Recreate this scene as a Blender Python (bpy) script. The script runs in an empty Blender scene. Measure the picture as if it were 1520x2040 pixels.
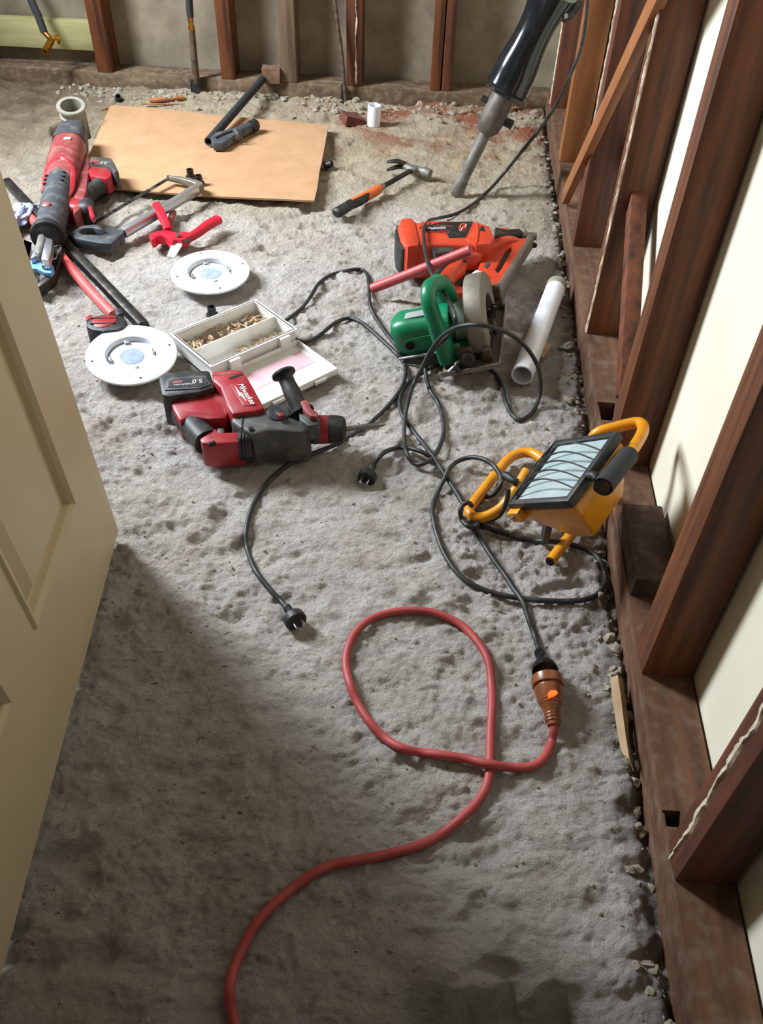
import bpy, bmesh, math, random
from mathutils import Vector, Matrix, noise
random.seed(7)
V = Vector
scene = bpy.context.scene
COL = scene.collection

# ------------------------------------------------------------------ camera, light, exposure
FPX, CX, CY, CAMZ = 1705.0, 760.0, 1020.0, 1.05
def _basis(pitch, roll, yaw):
    p, r, w = (math.radians(a) for a in (pitch, roll, yaw))
    f = V((math.sin(w)*math.cos(p), math.cos(w)*math.cos(p), -math.sin(p)))
    rt = V((math.cos(w), -math.sin(w), 0)); up = rt.cross(f)
    return math.cos(r)*rt + math.sin(r)*up, -math.sin(r)*rt + math.cos(r)*up, f
CR, CU, CF = _basis(45, 2, -3.2)
CPOS = V((0, 0, CAMZ))
cd = bpy.data.cameras.new('camera'); cam = bpy.data.objects.new('camera', cd); COL.objects.link(cam)
cd.sensor_fit = 'VERTICAL'; cd.sensor_height = 36.0; cd.lens = FPX/2040*36.0
cd.clip_start = 0.02; cd.clip_end = 60
m = Matrix((CR, CU, -CF)).transposed().to_4x4(); m.translation = CPOS
cam.matrix_world = m
scene.camera = cam
scene.view_settings.view_transform = 'Standard'; scene.view_settings.look = 'None'
scene.view_settings.gamma = 1.0; scene.view_settings.use_curve_mapping = False
scene.view_settings.exposure = 0.0

world = bpy.data.worlds.new('world'); scene.world = world; world.use_nodes = True
wb = world.node_tree.nodes['Background']
wb.inputs[0].default_value = (1.0, 0.95, 0.9, 1); wb.inputs[1].default_value = 0.07

def area(name, loc, target, sx, sy, power, color):
    l = bpy.data.lights.new(name, 'AREA'); l.shape = 'RECTANGLE'; l.size = sx; l.size_y = sy
    l.energy = power; l.color = color
    o = bpy.data.objects.new(name, l); COL.objects.link(o); o.location = loc
    o.rotation_euler = (V(target)-V(loc)).to_track_quat('-Z', 'Y').to_euler()
    return o
area('window_daylight', (-1.90, 2.03, 1.40), (-0.25, 1.80, 0.0), 0.42, 0.95, 142, (0.85, 0.93, 1.0))

# ------------------------------------------------------------------ pixel -> place helpers
def ray(px, py): return (px-CX)*CR - (py-CY)*CU + FPX*CF
def at(px, py, z=0.0):
    d = ray(px, py); return CPOS + d*((z-CAMZ)/d.z)
def atx(px, py, x):
    d = ray(px, py); return CPOS + d*(x/d.x)
def aty(px, py, y):
    d = ray(px, py); return CPOS + d*(y/d.y)

# ------------------------------------------------------------------ materials
def lin(c):
    return tuple(((v/255)/12.92 if v/255 <= 0.04045 else ((v/255+0.055)/1.055)**2.4) for v in c)
def mat(name, rgb, rough=0.5, metal=0.0, rgb2=None, scale=(12, 12, 12), bump=0.0, bscale=80, trans=0.0,
        spec=0.5, emis=None, lo=0.35, hi=0.7, detail=5, space='Object', dust=None, dustamt=0.5, bdist=0.002):
    m = bpy.data.materials.new(name); m.use_nodes = True
    nt = m.node_tree; N = nt.nodes; L = nt.links; b = N['Principled BSDF']
    c1 = lin(rgb)+(1,)
    b.inputs['Base Color'].default_value = c1
    b.inputs['Roughness'].default_value = rough; b.inputs['Metallic'].default_value = metal
    b.inputs['Specular IOR Level'].default_value = spec
    b.inputs['Transmission Weight'].default_value = trans
    if emis: b.inputs['Emission Color'].default_value = lin(emis[0])+(1,); b.inputs['Emission Strength'].default_value = emis[1]
    tc = N.new('ShaderNodeTexCoord'); mp = N.new('ShaderNodeMapping')
    L.new(tc.outputs[space], mp.inputs['Vector']); mp.inputs['Scale'].default_value = scale
    if rgb2 is None and dust is None: rgb2 = tuple(max(0, v*0.86) for v in rgb)
    out = None
    if rgb2 is not None:
        nz = N.new('ShaderNodeTexNoise'); nz.inputs['Detail'].default_value = detail; nz.inputs['Scale'].default_value = 1.0
        L.new(mp.outputs[0], nz.inputs['Vector'])
        mr = N.new('ShaderNodeMapRange'); mr.inputs[1].default_value = lo; mr.inputs[2].default_value = hi
        L.new(nz.outputs[0], mr.inputs[0])
        mx = N.new('ShaderNodeMix'); mx.data_type = 'RGBA'
        L.new(mr.outputs[0], mx.inputs[0]); mx.inputs[6].default_value = c1; mx.inputs[7].default_value = lin(rgb2)+(1,)
        out = mx.outputs[2]
    if dust is not None:
        n2 = N.new('ShaderNodeTexNoise'); n2.inputs['Scale'].default_value = 45; n2.inputs['Detail'].default_value = 8
        L.new(tc.outputs[space], n2.inputs['Vector'])
        m2 = N.new('ShaderNodeMapRange'); m2.inputs[1].default_value = 0.48; m2.inputs[2].default_value = 0.8
        m2.inputs[4].default_value = dustamt
        L.new(n2.outputs[0], m2.inputs[0])
        mx2 = N.new('ShaderNodeMix'); mx2.data_type = 'RGBA'
        L.new(m2.outputs[0], mx2.inputs[0]); mx2.inputs[7].default_value = lin(dust)+(1,)
        if out is not None: L.new(out, mx2.inputs[6])
        else: mx2.inputs[6].default_value = c1
        out = mx2.outputs[2]
    L.new(out, b.inputs['Base Color'])
    if bump:
        n3 = N.new('ShaderNodeTexNoise'); n3.inputs['Scale'].default_value = bscale; n3.inputs['Detail'].default_value = 6
        L.new(tc.outputs[space], n3.inputs['Vector'])
        bp = N.new('ShaderNodeBump'); bp.inputs['Strength'].default_value = bump; bp.inputs['Distance'].default_value = bdist
        L.new(n3.outputs[0], bp.inputs['Height']); L.new(bp.outputs[0], b.inputs['Normal'])
    return m
DUST = (170, 160, 145)
M = {}
M['wood_up'] = mat('hardwood_upright', (116, 64, 28), 0.6, rgb2=(60, 30, 13), scale=(60, 60, 4), bump=0.25, bscale=60)
M['wood_red'] = mat('hardwood_red', (106, 55, 32), 0.65, rgb2=(56, 27, 16), scale=(60, 60, 4), bump=0.3, bscale=70)
M['wood_grey'] = mat('hardwood_weathered', (118, 98, 76), 0.8, rgb2=(88, 70, 54), scale=(60, 60, 5), bump=0.3)
M['wood_y'] = mat('hardwood_plate', (104, 70, 46), 0.8, rgb2=(70, 44, 28), scale=(50, 4, 50), bump=0.4, dust=DUST, dustamt=0.22)
M['wood_x'] = mat('hardwood_back_plate', (112, 90, 68), 0.9, rgb2=(78, 60, 44), scale=(7, 40, 40), bump=0.6, dust=(150, 136, 112), dustamt=0.75)
M['wood_brace'] = mat('pale_brace_wood', (150, 94, 50), 0.6, rgb2=(126, 74, 38), scale=(50, 6, 6), bump=0.2)
M['wood_dark'] = mat('dark_stained_block', (64, 42, 30), 0.7, rgb2=(44, 26, 20), scale=(40, 5, 40), bump=0.3, dust=DUST, dustamt=0.2)
M['wood_post'] = mat('short_post_wood', (122, 66, 38), 0.7, rgb2=(58, 28, 16), scale=(40, 40, 7), bump=0.5)
M['pine'] = mat('treated_pine', (180, 172, 124), 0.7, rgb2=(152, 148, 98), scale=(5, 30, 40))
M['cream'] = mat('cream_wall_sheet', (226, 220, 200), 0.75, rgb2=(212, 205, 184), scale=(5, 5, 5), bump=0.15, bscale=25)
M['render'] = mat('cement_back_wall', (150, 138, 118), 0.9, rgb2=(112, 101, 85), scale=(7, 7, 7), bump=0.5, bscale=40, dust=(92, 84, 72), dustamt=0.35)
M['door'] = mat('door_paint', (198, 181, 148), 0.45, rgb2=(192, 175, 142), bump=0.05, bscale=300)
M['paint'] = mat('old_paint_flakes', (214, 202, 180), 0.8, rgb2=(170, 150, 125), scale=(90, 90, 90), bump=0.5)
M['card'] = mat('cardboard', (180, 140, 104), 0.85, rgb2=(168, 129, 94), scale=(14, 14, 14), dust=(150, 112, 70), dustamt=0.4)
M['black'] = mat('black_rubber', (26, 27, 29), 0.55, dust=DUST, dustamt=0.16)
M['cable'] = mat('black_cable', (30, 33, 33), 0.5, dust=DUST, dustamt=0.12)
M['grey'] = mat('dark_grey_housing', (62, 62, 60), 0.5, dust=DUST, dustamt=0.2)
M['dgrey'] = mat('slate_grip', (58, 62, 68), 0.6, dust=DUST, dustamt=0.3)
M['red'] = mat('red_plastic', (156, 28, 40), 0.42, rgb2=(138, 22, 34), dust=DUST, dustamt=0.12)
M['redd'] = mat('dusty_red_plastic', (142, 66, 64), 0.5, rgb2=(124, 46, 48), dust=(190, 150, 140), dustamt=0.4)
M['redhot'] = mat('bright_red_handles', (214, 24, 50), 0.38)
M['orange'] = mat('orange_red_plastic', (206, 70, 38), 0.45, rgb2=(190, 58, 30), dust=DUST, dustamt=0.1)
M['orangeh'] = mat('orange_grip', (204, 96, 36), 0.5, dust=DUST, dustamt=0.2)
M['green'] = mat('green_plastic', (0, 118, 78), 0.35, rgb2=(0, 104, 66), dust=(120, 160, 140), dustamt=0.12)
M['palegreen'] = mat('pale_green_casing', (140, 158, 140), 0.5, dust=DUST, dustamt=0.3)
M['yellow'] = mat('yellow_paint', (226, 150, 26), 0.35, rgb2=(210, 134, 20), dust=(120, 84, 40), dustamt=0.35)
M['white'] = mat('white_enamel', (236, 238, 240), 0.3, rgb2=(226, 228, 230))
M['pvc'] = mat('white_pvc', (232, 234, 242), 0.3, rgb2=(224, 224, 232))
M['pvcgrey'] = mat('grey_pvc', (150, 146, 132), 0.5, rgb2=(126, 122, 110), dust=DUST, dustamt=0.3)
M['clear'] = mat('clear_dusty_plastic', (244, 243, 240), 0.3, rgb2=(236, 232, 226), trans=0.12, dust=(206, 190, 164), dustamt=0.35)
M['refl'] = mat('pale_reflector', (220, 222, 226), 0.3, 0.1, rgb2=(208, 210, 216))
M['pink'] = mat('pink_band', (240, 196, 204), 0.5)
M['metal'] = mat('dull_steel', (150, 150, 150), 0.38, 0.9, rgb2=(120, 120, 120), scale=(40, 40, 40))
M['alu'] = mat('cast_alloy', (130, 122, 108), 0.55, 0.5, rgb2=(110, 104, 96), dust=DUST, dustamt=0.4)
M['chrome'] = mat('bright_steel', (215, 215, 220), 0.32, 0.9)
M['steeld'] = mat('blackened_steel', (52, 50, 48), 0.45, 0.7, dust=DUST, dustamt=0.2)
M['chisel'] = mat('dusty_chisel_steel', (128, 124, 118), 0.6, 0.5, rgb2=(100, 96, 90), scale=(30, 30, 30), dust=(180, 178, 172), dustamt=0.5)
M['rust'] = mat('rusty_steel', (96, 74, 56), 0.8, 0.2, rgb2=(56, 44, 36), scale=(60, 60, 60), dust=DUST, dustamt=0.3)
M['brass'] = mat('brass', (212, 160, 60), 0.25, 1.0)
M['copper'] = mat('copper', (196, 120, 84), 0.35, 1.0)
M['gloss'] = mat('gloss_black_casing', (22, 26, 28), 0.16, dust=(130, 130, 130), dustamt=0.06)
M['sockrub'] = mat('dark_lagging', (44, 46, 48), 0.8)
M['lens'] = mat('frosted_lens', (222, 226, 234), 0.15, rgb2=(196, 204, 220), scale=(40, 40, 40))
M['lensb'] = mat('blue_lens_center', (146, 158, 186), 0.2, rgb2=(170, 182, 206), scale=(60, 60, 60))
M['glass'] = mat('floodlight_glass', (172, 184, 184), 0.08, rgb2=(150, 166, 168), scale=(3, 30, 30))
M['redcord'] = mat('red_cord', (176, 72, 70), 0.55, rgb2=(160, 60, 60), dust=(90, 50, 48), dustamt=0.25)
M['redtube'] = mat('faded_red_tube', (176, 66, 68), 0.5, dust=(200, 140, 130), dustamt=0.3)
M['pinkbar'] = mat('salmon_handle', (214, 92, 88), 0.5, rgb2=(190, 70, 70), scale=(25, 25, 25))
M['amber'] = mat('amber_socket', (172, 104, 60), 0.3, rgb2=(124, 70, 38), scale=(40, 40, 40), trans=0.45)
M['amberglow'] = mat('lit_neon', (255, 90, 20), 0.4, emis=((255, 80, 15), 2.2))
M['blue'] = mat('blue_link_plate', (98, 162, 216), 0.4, dust=DUST, dustamt=0.2)
M['rag'] = mat('blue_rag', (188, 196, 226), 0.9, rgb2=(150, 160, 205), scale=(30, 30, 30))
M['brick'] = mat('dark_brick', (112, 62, 48), 0.9, rgb2=(84, 46, 38), scale=(50, 50, 50), bump=0.6)
M['brickl'] = mat('brown_brick', (126, 96, 76), 0.9, rgb2=(104, 76, 60), scale=(50, 50, 50), bump=0.6)
M['tan'] = mat('tan_wall_plugs', (196, 172, 140), 0.6, rgb2=(164, 136, 104), scale=(120, 120, 120))
M['clip'] = mat('brown_clip', (112, 86, 66), 0.5)
M['stick'] = mat('splintered_wood', (170, 112, 66), 0.8, rgb2=(130, 82, 50), scale=(40, 40, 40))
M['papers'] = mat('brown_paper', (176, 150, 116), 0.85, rgb2=(150, 122, 90), scale=(30, 30, 30))
M['rubble'] = mat('rubble', (164, 154, 138), 0.95, rgb2=(128, 117, 102), scale=(40, 40, 40), bump=0.6, bscale=120)
M['holder'] = mat('worn_tool_holder', (108, 100, 94), 0.55, 0.5, rgb2=(82, 76, 70), scale=(30, 30, 30), dust=DUST, dustamt=0.3)
M['lump'] = mat('grey_mortar', (128, 122, 116), 0.95, rgb2=(96, 90, 84), scale=(40, 40, 40), bump=0.6, bscale=120)
M['txt'] = mat('white_print', (235, 235, 232), 0.5)
M['txtr'] = mat('orange_print', (226, 70, 40), 0.5)
M['label'] = mat('silver_label', (178, 180, 182), 0.35, 0.2)
M['holes'] = mat('pipe_bore', (14, 13, 12), 0.9)

# ------------------------------------------------------------------ mesh building
def catmull(pts, sub):
    if sub <= 1 or len(pts) < 3: return [V(p) for p in pts]
    P = [V(p) for p in pts]; P = [2*P[0]-P[1]] + P + [2*P[-1]-P[-2]]
    out = []
    for i in range(1, len(P)-2):
        a, b, c, d = P[i-1], P[i], P[i+1], P[i+2]
        for k in range(sub):
            t = k/sub
            out.append(0.5*((2*b)+(c-a)*t+(2*a-5*b+4*c-d)*t*t+(3*b-a-3*c+d)*t**3))
    out.append(P[-2]); return out

class MB:
    def __init__(s): s.bm = bmesh.new()
    def face(s, vs):
        try: return s.bm.faces.new(vs)
        except ValueError: return None
    def box(s, c, size, X=None):
        c = V(c); hx, hy, hz = (q/2 for q in size)
        X = X or Matrix.Identity(3)
        vs = [s.bm.verts.new(c + X @ V((i*hx, j*hy, k*hz))) for i in (-1, 1) for j in (-1, 1) for k in (-1, 1)]
        for f in ((0, 1, 3, 2), (4, 6, 7, 5), (0, 4, 5, 1), (2, 3, 7, 6), (0, 2, 6, 4), (1, 5, 7, 3)): s.face([vs[i] for i in f])
        return s
    def bounds(s, x0, x1, y0, y1, z0, z1):
        return s.box(((x0+x1)/2, (y0+y1)/2, (z0+z1)/2), (x1-x0, y1-y0, z1-z0))
    def hull8(s, a, b):
        va = [s.bm.verts.new(p) for p in a]; vb = [s.bm.verts.new(p) for p in b]; n = len(a)
        s.face(va[::-1]); s.face(vb)
        for i in range(n): s.face([va[i], va[(i+1) % n], vb[(i+1) % n], vb[i]])
        return s
    def prism(s, pts, d):
        """polygon (world points) extruded by vector d"""
        return s.hull8([V(p) for p in pts], [V(p)+V(d) for p in pts])
    def slab(s, pix, zt, zb, inset=0.0):
        """outline traced at height zt, standing down to zb"""
        top = [at(x, y, zt) for x, y in pix]
        c = sum(top, V())/len(top)
        return s.hull8([V((p.x, p.y, zb)) for p in top], [p+(c-p)*inset for p in top])
    def sweep(s, pts, rad, seg=12, sub=1, n=2.0, up=(0, 0, 1), cap=True):
        m0 = len(pts)
        P = catmull(pts, sub)
        if not isinstance(rad, list): rad = [rad]*m0
        rad = [(r, r) if not isinstance(r, (tuple, list)) else r for r in rad]
        if len(P) != m0:
            rr = []
            for i in range(len(P)):
                t = i/sub; k = min(int(t), m0-2); f = t-k
                rr.append((rad[k][0]*(1-f)+rad[k+1][0]*f, rad[k][1]*(1-f)+rad[k+1][1]*f))
            rad = rr
        T = []
        for i in range(len(P)):
            a = P[max(0, i-1)]; b = P[min(len(P)-1, i+1)]
            d = b-a
            T.append(d.normalized() if d.length > 1e-9 else V((1, 0, 0)))
        up = V(up)
        if abs(T[0].dot(up)) > 0.97: up = V((0, 1, 0)) if abs(T[0].y) < 0.9 else V((1, 0, 0))
        side = T[0].cross(up).normalized()
        rings = []
        for i, p in enumerate(P):
            side = (side - T[i]*side.dot(T[i])).normalized(); nr = side.cross(T[i])
            ring = []
            for k in range(seg):
                th = 2*math.pi*k/seg; c, q = math.cos(th), math.sin(th)
                e = 2.0/n
                ring.append(s.bm.verts.new(p + side*(rad[i][0]*math.copysign(abs(c)**e, c)) + nr*(rad[i][1]*math.copysign(abs(q)**e, q))))
            rings.append(ring)
        for a, b in zip(rings, rings[1:]):
            for k in range(seg): s.face([a[k], a[(k+1) % seg], b[(k+1) % seg], b[k]])
        if cap: s.face(rings[0][::-1]); s.face(rings[-1])
        return s
    def pipe(s, a, b, ro, ri, seg=28):
        """open hollow pipe"""
        a, b = V(a), V(b); t = (b-a).normalized()
        u = t.cross(V((0, 0, 1)) if abs(t.z) < 0.9 else V((1, 0, 0))).normalized(); w = u.cross(t)
        R = []
        for p, r in ((a, ri), (a, ro), (b, ro), (b, ri)):
            R.append([s.bm.verts.new(p+(u*math.cos(2*math.pi*k/seg)+w*math.sin(2*math.pi*k/seg))*r) for k in range(seg)])
        for i in range(4):
            A, B_ = R[i], R[(i+1) % 4]
            for k in range(seg): s.face([A[k], A[(k+1) % seg], B_[(k+1) % seg], B_[k]])
        return s
    def lathe(s, prof, o, ax=(0, 0, 1), seg=40, closed=False):
        """prof: (r, h) pairs along axis"""
        o = V(o); t = V(ax).normalized()
        u = t.cross(V((0, 0, 1)) if abs(t.z) < 0.9 else V((1, 0, 0))).normalized(); w = t.cross(u)
        R = []
        for r, h in prof:
            if r < 1e-6: R.append([s.bm.verts.new(o+t*h)])
            else: R.append([s.bm.verts.new(o+t*h+(u*math.cos(2*math.pi*k/seg)+w*math.sin(2*math.pi*k/seg))*r) for k in range(seg)])
        if closed: R.append(R[0])
        for A, B_ in zip(R, R[1:]):
            for k in range(seg):
                j = (k+1) % seg
                if len(A) == 1 and len(B_) == 1: continue
                if len(A) == 1: s.face([A[0], B_[j], B_[k]])
                elif len(B_) == 1: s.face([A[k], A[j], B_[0]])
                else: s.face([A[k], A[j], B_[j], B_[k]])
        return s
    def rock(s, c, r, flat=0.7, sub=1):
        g = bmesh.ops.create_icosphere(s.bm, subdivisions=sub, radius=1.0)
        a = random.random()*6.28; c = V(c); h = V((random.random()*50, random.random()*50, 0))
        sc = V((r*random.uniform(.7, 1.3), r*random.uniform(.7, 1.3), r*flat*random.uniform(.7, 1.2)))
        for v in g['verts']:
            q = v.co * (0.95+0.55*noise.noise(v.co*1.3+h)+0.3*noise.noise(v.co*3.5+h))
            q = V((q.x*sc.x, q.y*sc.y, q.z*sc.z))
            v.co = c + V((q.x*math.cos(a)-q.y*math.sin(a), q.x*math.sin(a)+q.y*math.cos(a), q.z))
        return s
    def build(s, name, material, parent=None, bevel=0.0, bseg=2, smooth=35, xf=None, **props):
        bm = s.bm
        if xf is not None: bmesh.ops.transform(bm, matrix=xf, verts=bm.verts)
        bmesh.ops.recalc_face_normals(bm, faces=bm.faces)
        if bevel:
            ed = [e for e in bm.edges if len(e.link_faces) == 2 and e.calc_face_angle(0) > math.radians(28)]
            bmesh.ops.bevel(bm, geom=ed, offset=bevel, segments=bseg, profile=0.5, affect='EDGES', clamp_overlap=True)
        off = V((0, 0, 0)); q = parent
        while q is not None: off = off + q.location; q = q.parent
        if parent is None:
            xs = [v.co for v in bm.verts]
            o = V(((min(v.x for v in xs)+max(v.x for v in xs))/2, (min(v.y for v in xs)+max(v.y for v in xs))/2, min(v.z for v in xs)))
            off = o
        for v in bm.verts: v.co -= off
        me = bpy.data.meshes.new(name); bm.to_mesh(me); bm.free()
        for p in me.polygons: p.use_smooth = True
        me.set_sharp_from_angle(angle=math.radians(smooth))
        me.materials.append(M[material] if isinstance(material, str) else material)
        ob = bpy.data.objects.new(name, me); COL.objects.link(ob)
        if parent is None: ob.location = off
        else: ob.parent = parent
        for k, v in props.items(): ob[k] = v
        return ob

def thing(name, label, cat, loc, group=None):
    o = bpy.data.objects.new(name, None); o.empty_display_size = 0.05; COL.objects.link(o); o.location = loc
    o['label'] = label; o['category'] = cat
    if group: o['group'] = group
    return o
def tag(o, label, cat, group=None, kind=None):
    o['label'] = label; o['category'] = cat
    if group: o['group'] = group
    if kind: o['kind'] = kind
    return o
def struct(o): o['kind'] = 'structure'; return o
def lettering(txt, parent, p0, ex, ey, size, material, lift=0.0006, shear=0.0, thick=0.0004, name='lettering'):
    """mesh text: baseline starts at p0, runs along ex, letter tops along ey"""
    c = bpy.data.curves.new('t', 'FONT'); c.body = txt; c.size = size; c.shear = shear; c.extrude = thick; c.resolution_u = 3
    o = bpy.data.objects.new('t', c); COL.objects.link(o)
    dg = bpy.context.evaluated_depsgraph_get(); me = bpy.data.meshes.new_from_object(o.evaluated_get(dg))
    bpy.data.objects.remove(o); bpy.data.curves.remove(c)
    ex = V(ex).normalized(); ez = ex.cross(V(ey)).normalized(); ey = ez.cross(ex)
    X = Matrix((ex, ey, ez)).transposed().to_4x4(); X.translation = V(p0)+ez*lift
    b = MB(); b.bm.from_mesh(me); bpy.data.meshes.remove(me)
    return b.build(name, material, parent, xf=X)
# ------------------------------------------------------------------ floor
WX, PXF, PT, BY, BWY = 0.402, 0.329, 0.06, 2.98, 3.075     # wall plane, plate front, plate top, back plate front, back wall plane
DRAIN = at(151, 252, 0)
def fz(x, y):
    p = V((x, y, 0))
    n1 = noise.noise(p*2.3)
    n2 = noise.noise(V((x*9, y*12, 3.1)))
    n3 = noise.noise(V((x*24+y*12, y*36-x*10, 7.7)))
    n4 = abs(noise.noise(V((x*62+y*20, y*80-x*20, 1.2))))-0.25
    n5 = abs(noise.noise(V((x*120, y*150, 5.0))))-0.25
    rough = 0.75+0.5*noise.noise(V((x*3, y*3, 9)))
    z = -0.005 + 0.005*n1 + 0.0075*n2*rough + 0.0085*n3*rough + 0.0095*n4*rough + 0.0050*n5*rough
    # chisel bites: short scooped hollows with a steep far side
    n6 = noise.noise(V((x*17+y*9, y*30-x*12, 2.2)))
    n7 = noise.noise(V((x*5, y*5, 12.2)))
    if n6 > 0.12: z -= (n6-0.12)*0.034*max(0, 0.55+n7)
    vd, vp = noise.voronoi(V((x*38, y*46, 0.3)))
    z += 0.0040*(0.35-vd[0])*max(0.15, 0.5+n7)
    if z > 0.002: z = 0.002 + (z-0.002)*0.45
    # broken gutter beside the bottom plate
    e = PXF - x
    w = 0.015+0.016*noise.noise(V((y*6, 4, 0)))
    if -0.05 < e < w: z -= 0.017*min(1, (w-e)/0.012)*(0.7+0.6*noise.noise(V((x*60, y*30, 8))))
    # hollow at the feet of the camera, and the step by the door
    g = (y - (0.318+0.03*noise.noise(V((x*7, 2, 0)))+0.015*noise.noise(V((x*30, 5, 0)))))
    if g < 0 and 0.02 < x < 0.24: z -= min(0.045, -g*1.4)*min(1, (x-0.02)/0.03, (0.24-x)/0.03)
    g2 = abs(y-(0.305+0.012*noise.noise(V((x*9, 8, 0)))+0.02*(x+0.3)))
    if g2 < 0.022 and x < -0.20: z -= 0.016*(1-g2/0.022)*min(1, (-0.20-x)/0.1)
    # pit around the drain stub
    d = math.hypot(x-DRAIN.x, y-DRAIN.y)
    if d < 0.082: z -= 0.05*min(1, (0.082-d)/0.02)
    # heaped rubble along the back plate
    if y > 2.74:
        k = min(1, (y-2.74)/0.12)
        z += k*0.016*max(0, noise.noise(V((x*8, y*8, 4.4)))+0.25) + k*0.006*noise.noise(V((x*30, y*30, 1)))
    return z
def on_floor(px, py, r=0.0):
    z = r
    for _ in range(4):
        p = at(px, py, z); z = fz(p.x, p.y)+r
    return at(px, py, z)

ys = [0.12]
while ys[-1] < BWY: ys.append(ys[-1]+0.0026+0.0012*ys[-1])
xs = [-1.75+i*0.0042 for i in range(int((WX+1.75)/0.0042)+1)]
verts = [(x, y, fz(x, y)) for y in ys for x in xs]
W = len(xs)
faces = [(j*W+i, j*W+i+1, (j+1)*W+i+1, (j+1)*W+i) for j in range(len(ys)-1) for i in range(W-1)]
me = bpy.data.meshes.new('floor'); me.from_pydata(verts, [], faces)
for p in me.polygons: p.use_smooth = True
floor = bpy.data.objects.new('floor', me); COL.objects.link(floor); struct(floor)
fm = bpy.data.materials.new('rough_concrete'); fm.use_nodes = True
nt = fm.node_tree; N = nt.nodes; L = nt.links; b = N['Principled BSDF']; b.inputs['Roughness'].default_value = 0.92
b.inputs['Specular IOR Level'].default_value = 0.2
tc = N.new('ShaderNodeTexCoord')
def nz(scale, detail=6, rough=0.6, stretch=None):
    n = N.new('ShaderNodeTexNoise'); n.inputs['Scale'].default_value = scale; n.inputs['Detail'].default_value = detail; n.inputs['Roughness'].default_value = rough
    if stretch:
        mp = N.new('ShaderNodeMapping'); mp.inputs['Scale'].default_value = stretch; L.new(tc.outputs['Object'], mp.inputs[0]); L.new(mp.outputs[0], n.inputs['Vector'])
    else: L.new(tc.outputs['Object'], n.inputs['Vector'])
    return n.outputs[0]
def rng(src, a, c, d=0.0, e=1.0):
    n = N.new('ShaderNodeMapRange'); n.inputs[1].default_value = a; n.inputs[2].default_value = c; n.inputs[3].default_value = d; n.inputs[4].default_value = e
    L.new(src, n.inputs[0]); return n.outputs[0]
def mixc(f, a, c):
    n = N.new('ShaderNodeMix'); n.data_type = 'RGBA'; L.new(f, n.inputs[0])
    for s, v in ((6, a), (7, c)):
        if isinstance(v, tuple): n.inputs[s].default_value = lin(v)+(1,)
        else: L.new(v, n.inputs[s])
    return n.outputs[2]
def mth(op, a, c):
    n = N.new('ShaderNodeMath'); n.operation = op
    for s, v in ((0, a), (1, c)):
        if isinstance(v, (int, float)): n.inputs[s].default_value = v
        else: L.new(v, n.inputs[s])
    return n.outputs[0]
sep = N.new('ShaderNodeSeparateXYZ'); L.new(tc.outputs['Object'], sep.inputs[0])
X_, Y_ = sep.outputs[0], sep.outputs[1]
c = mixc(rng(nz(9), 0.35, 0.65), (222, 214, 208), (198, 189, 183))
c = mixc(rng(nz(55, 10, 0.7), 0.48, 0.66, 0, 0.75), c, (236, 230, 220))
c = mixc(rng(nz(22, 8, 0.7, (1, 1.6, 1)), 0.56, 0.74, 0, 0.6), c, (146, 134, 122))
c = mixc(rng(nz(110, 6, 0.65), 0.58, 0.72, 0, 0.6), c, (132, 121, 110))
c = mixc(rng(nz(7, 4), 0.5, 0.7, 0, 0.35), c, (184, 164, 140))
chip = mth('MULTIPLY', rng(nz(60, 3, 0.5, (1, 2.2, 1)), 0.66, 0.70), rng(nz(5, 3), 0.42, 0.6))
c = mixc(mth('MULTIPLY', chip, 0.8), c, (92, 82, 72))
c = mixc(rng(nz(2.6, 5, 0.6), 0.52, 0.68, 0, 0.32), c, (172, 148, 120))
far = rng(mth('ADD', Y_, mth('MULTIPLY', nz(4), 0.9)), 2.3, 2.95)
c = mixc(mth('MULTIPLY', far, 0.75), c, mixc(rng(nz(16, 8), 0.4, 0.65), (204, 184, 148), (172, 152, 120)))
bk = mth('MULTIPLY', rng(mth('ADD', Y_, mth('MULTIPLY', nz(6), 0.5)), 2.75, 3.0), mth('MULTIPLY', rng(X_, -0.55, -0.2), rng(nz(7, 8, 0.65), 0.47, 0.58)))
c = mixc(mth('MULTIPLY', bk, 0.85), c, (158, 84, 54))
lf = mth('MULTIPLY', rng(X_, -0.9, -1.3), rng(Y_, 2.2, 2.8))  # brown dirt at the far left, with shade from the wall put into its colour
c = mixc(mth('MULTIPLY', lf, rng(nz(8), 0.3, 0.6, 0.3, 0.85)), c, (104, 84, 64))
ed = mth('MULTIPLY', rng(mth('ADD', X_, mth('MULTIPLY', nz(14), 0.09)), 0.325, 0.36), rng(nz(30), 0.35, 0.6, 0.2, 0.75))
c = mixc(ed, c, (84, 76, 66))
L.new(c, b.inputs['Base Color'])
bh = mth('ADD', nz(85, 10, 0.68), mth('MULTIPLY', nz(26, 10, 0.7), 1.0))
bp = N.new('ShaderNodeBump'); bp.inputs['Strength'].default_value = 1.0; bp.inputs['Distance'].default_value = 0.020
L.new(bh, bp.inputs['Height']); L.new(bp.outputs[0], b.inputs['Normal'])
me.materials.append(fm)

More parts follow.
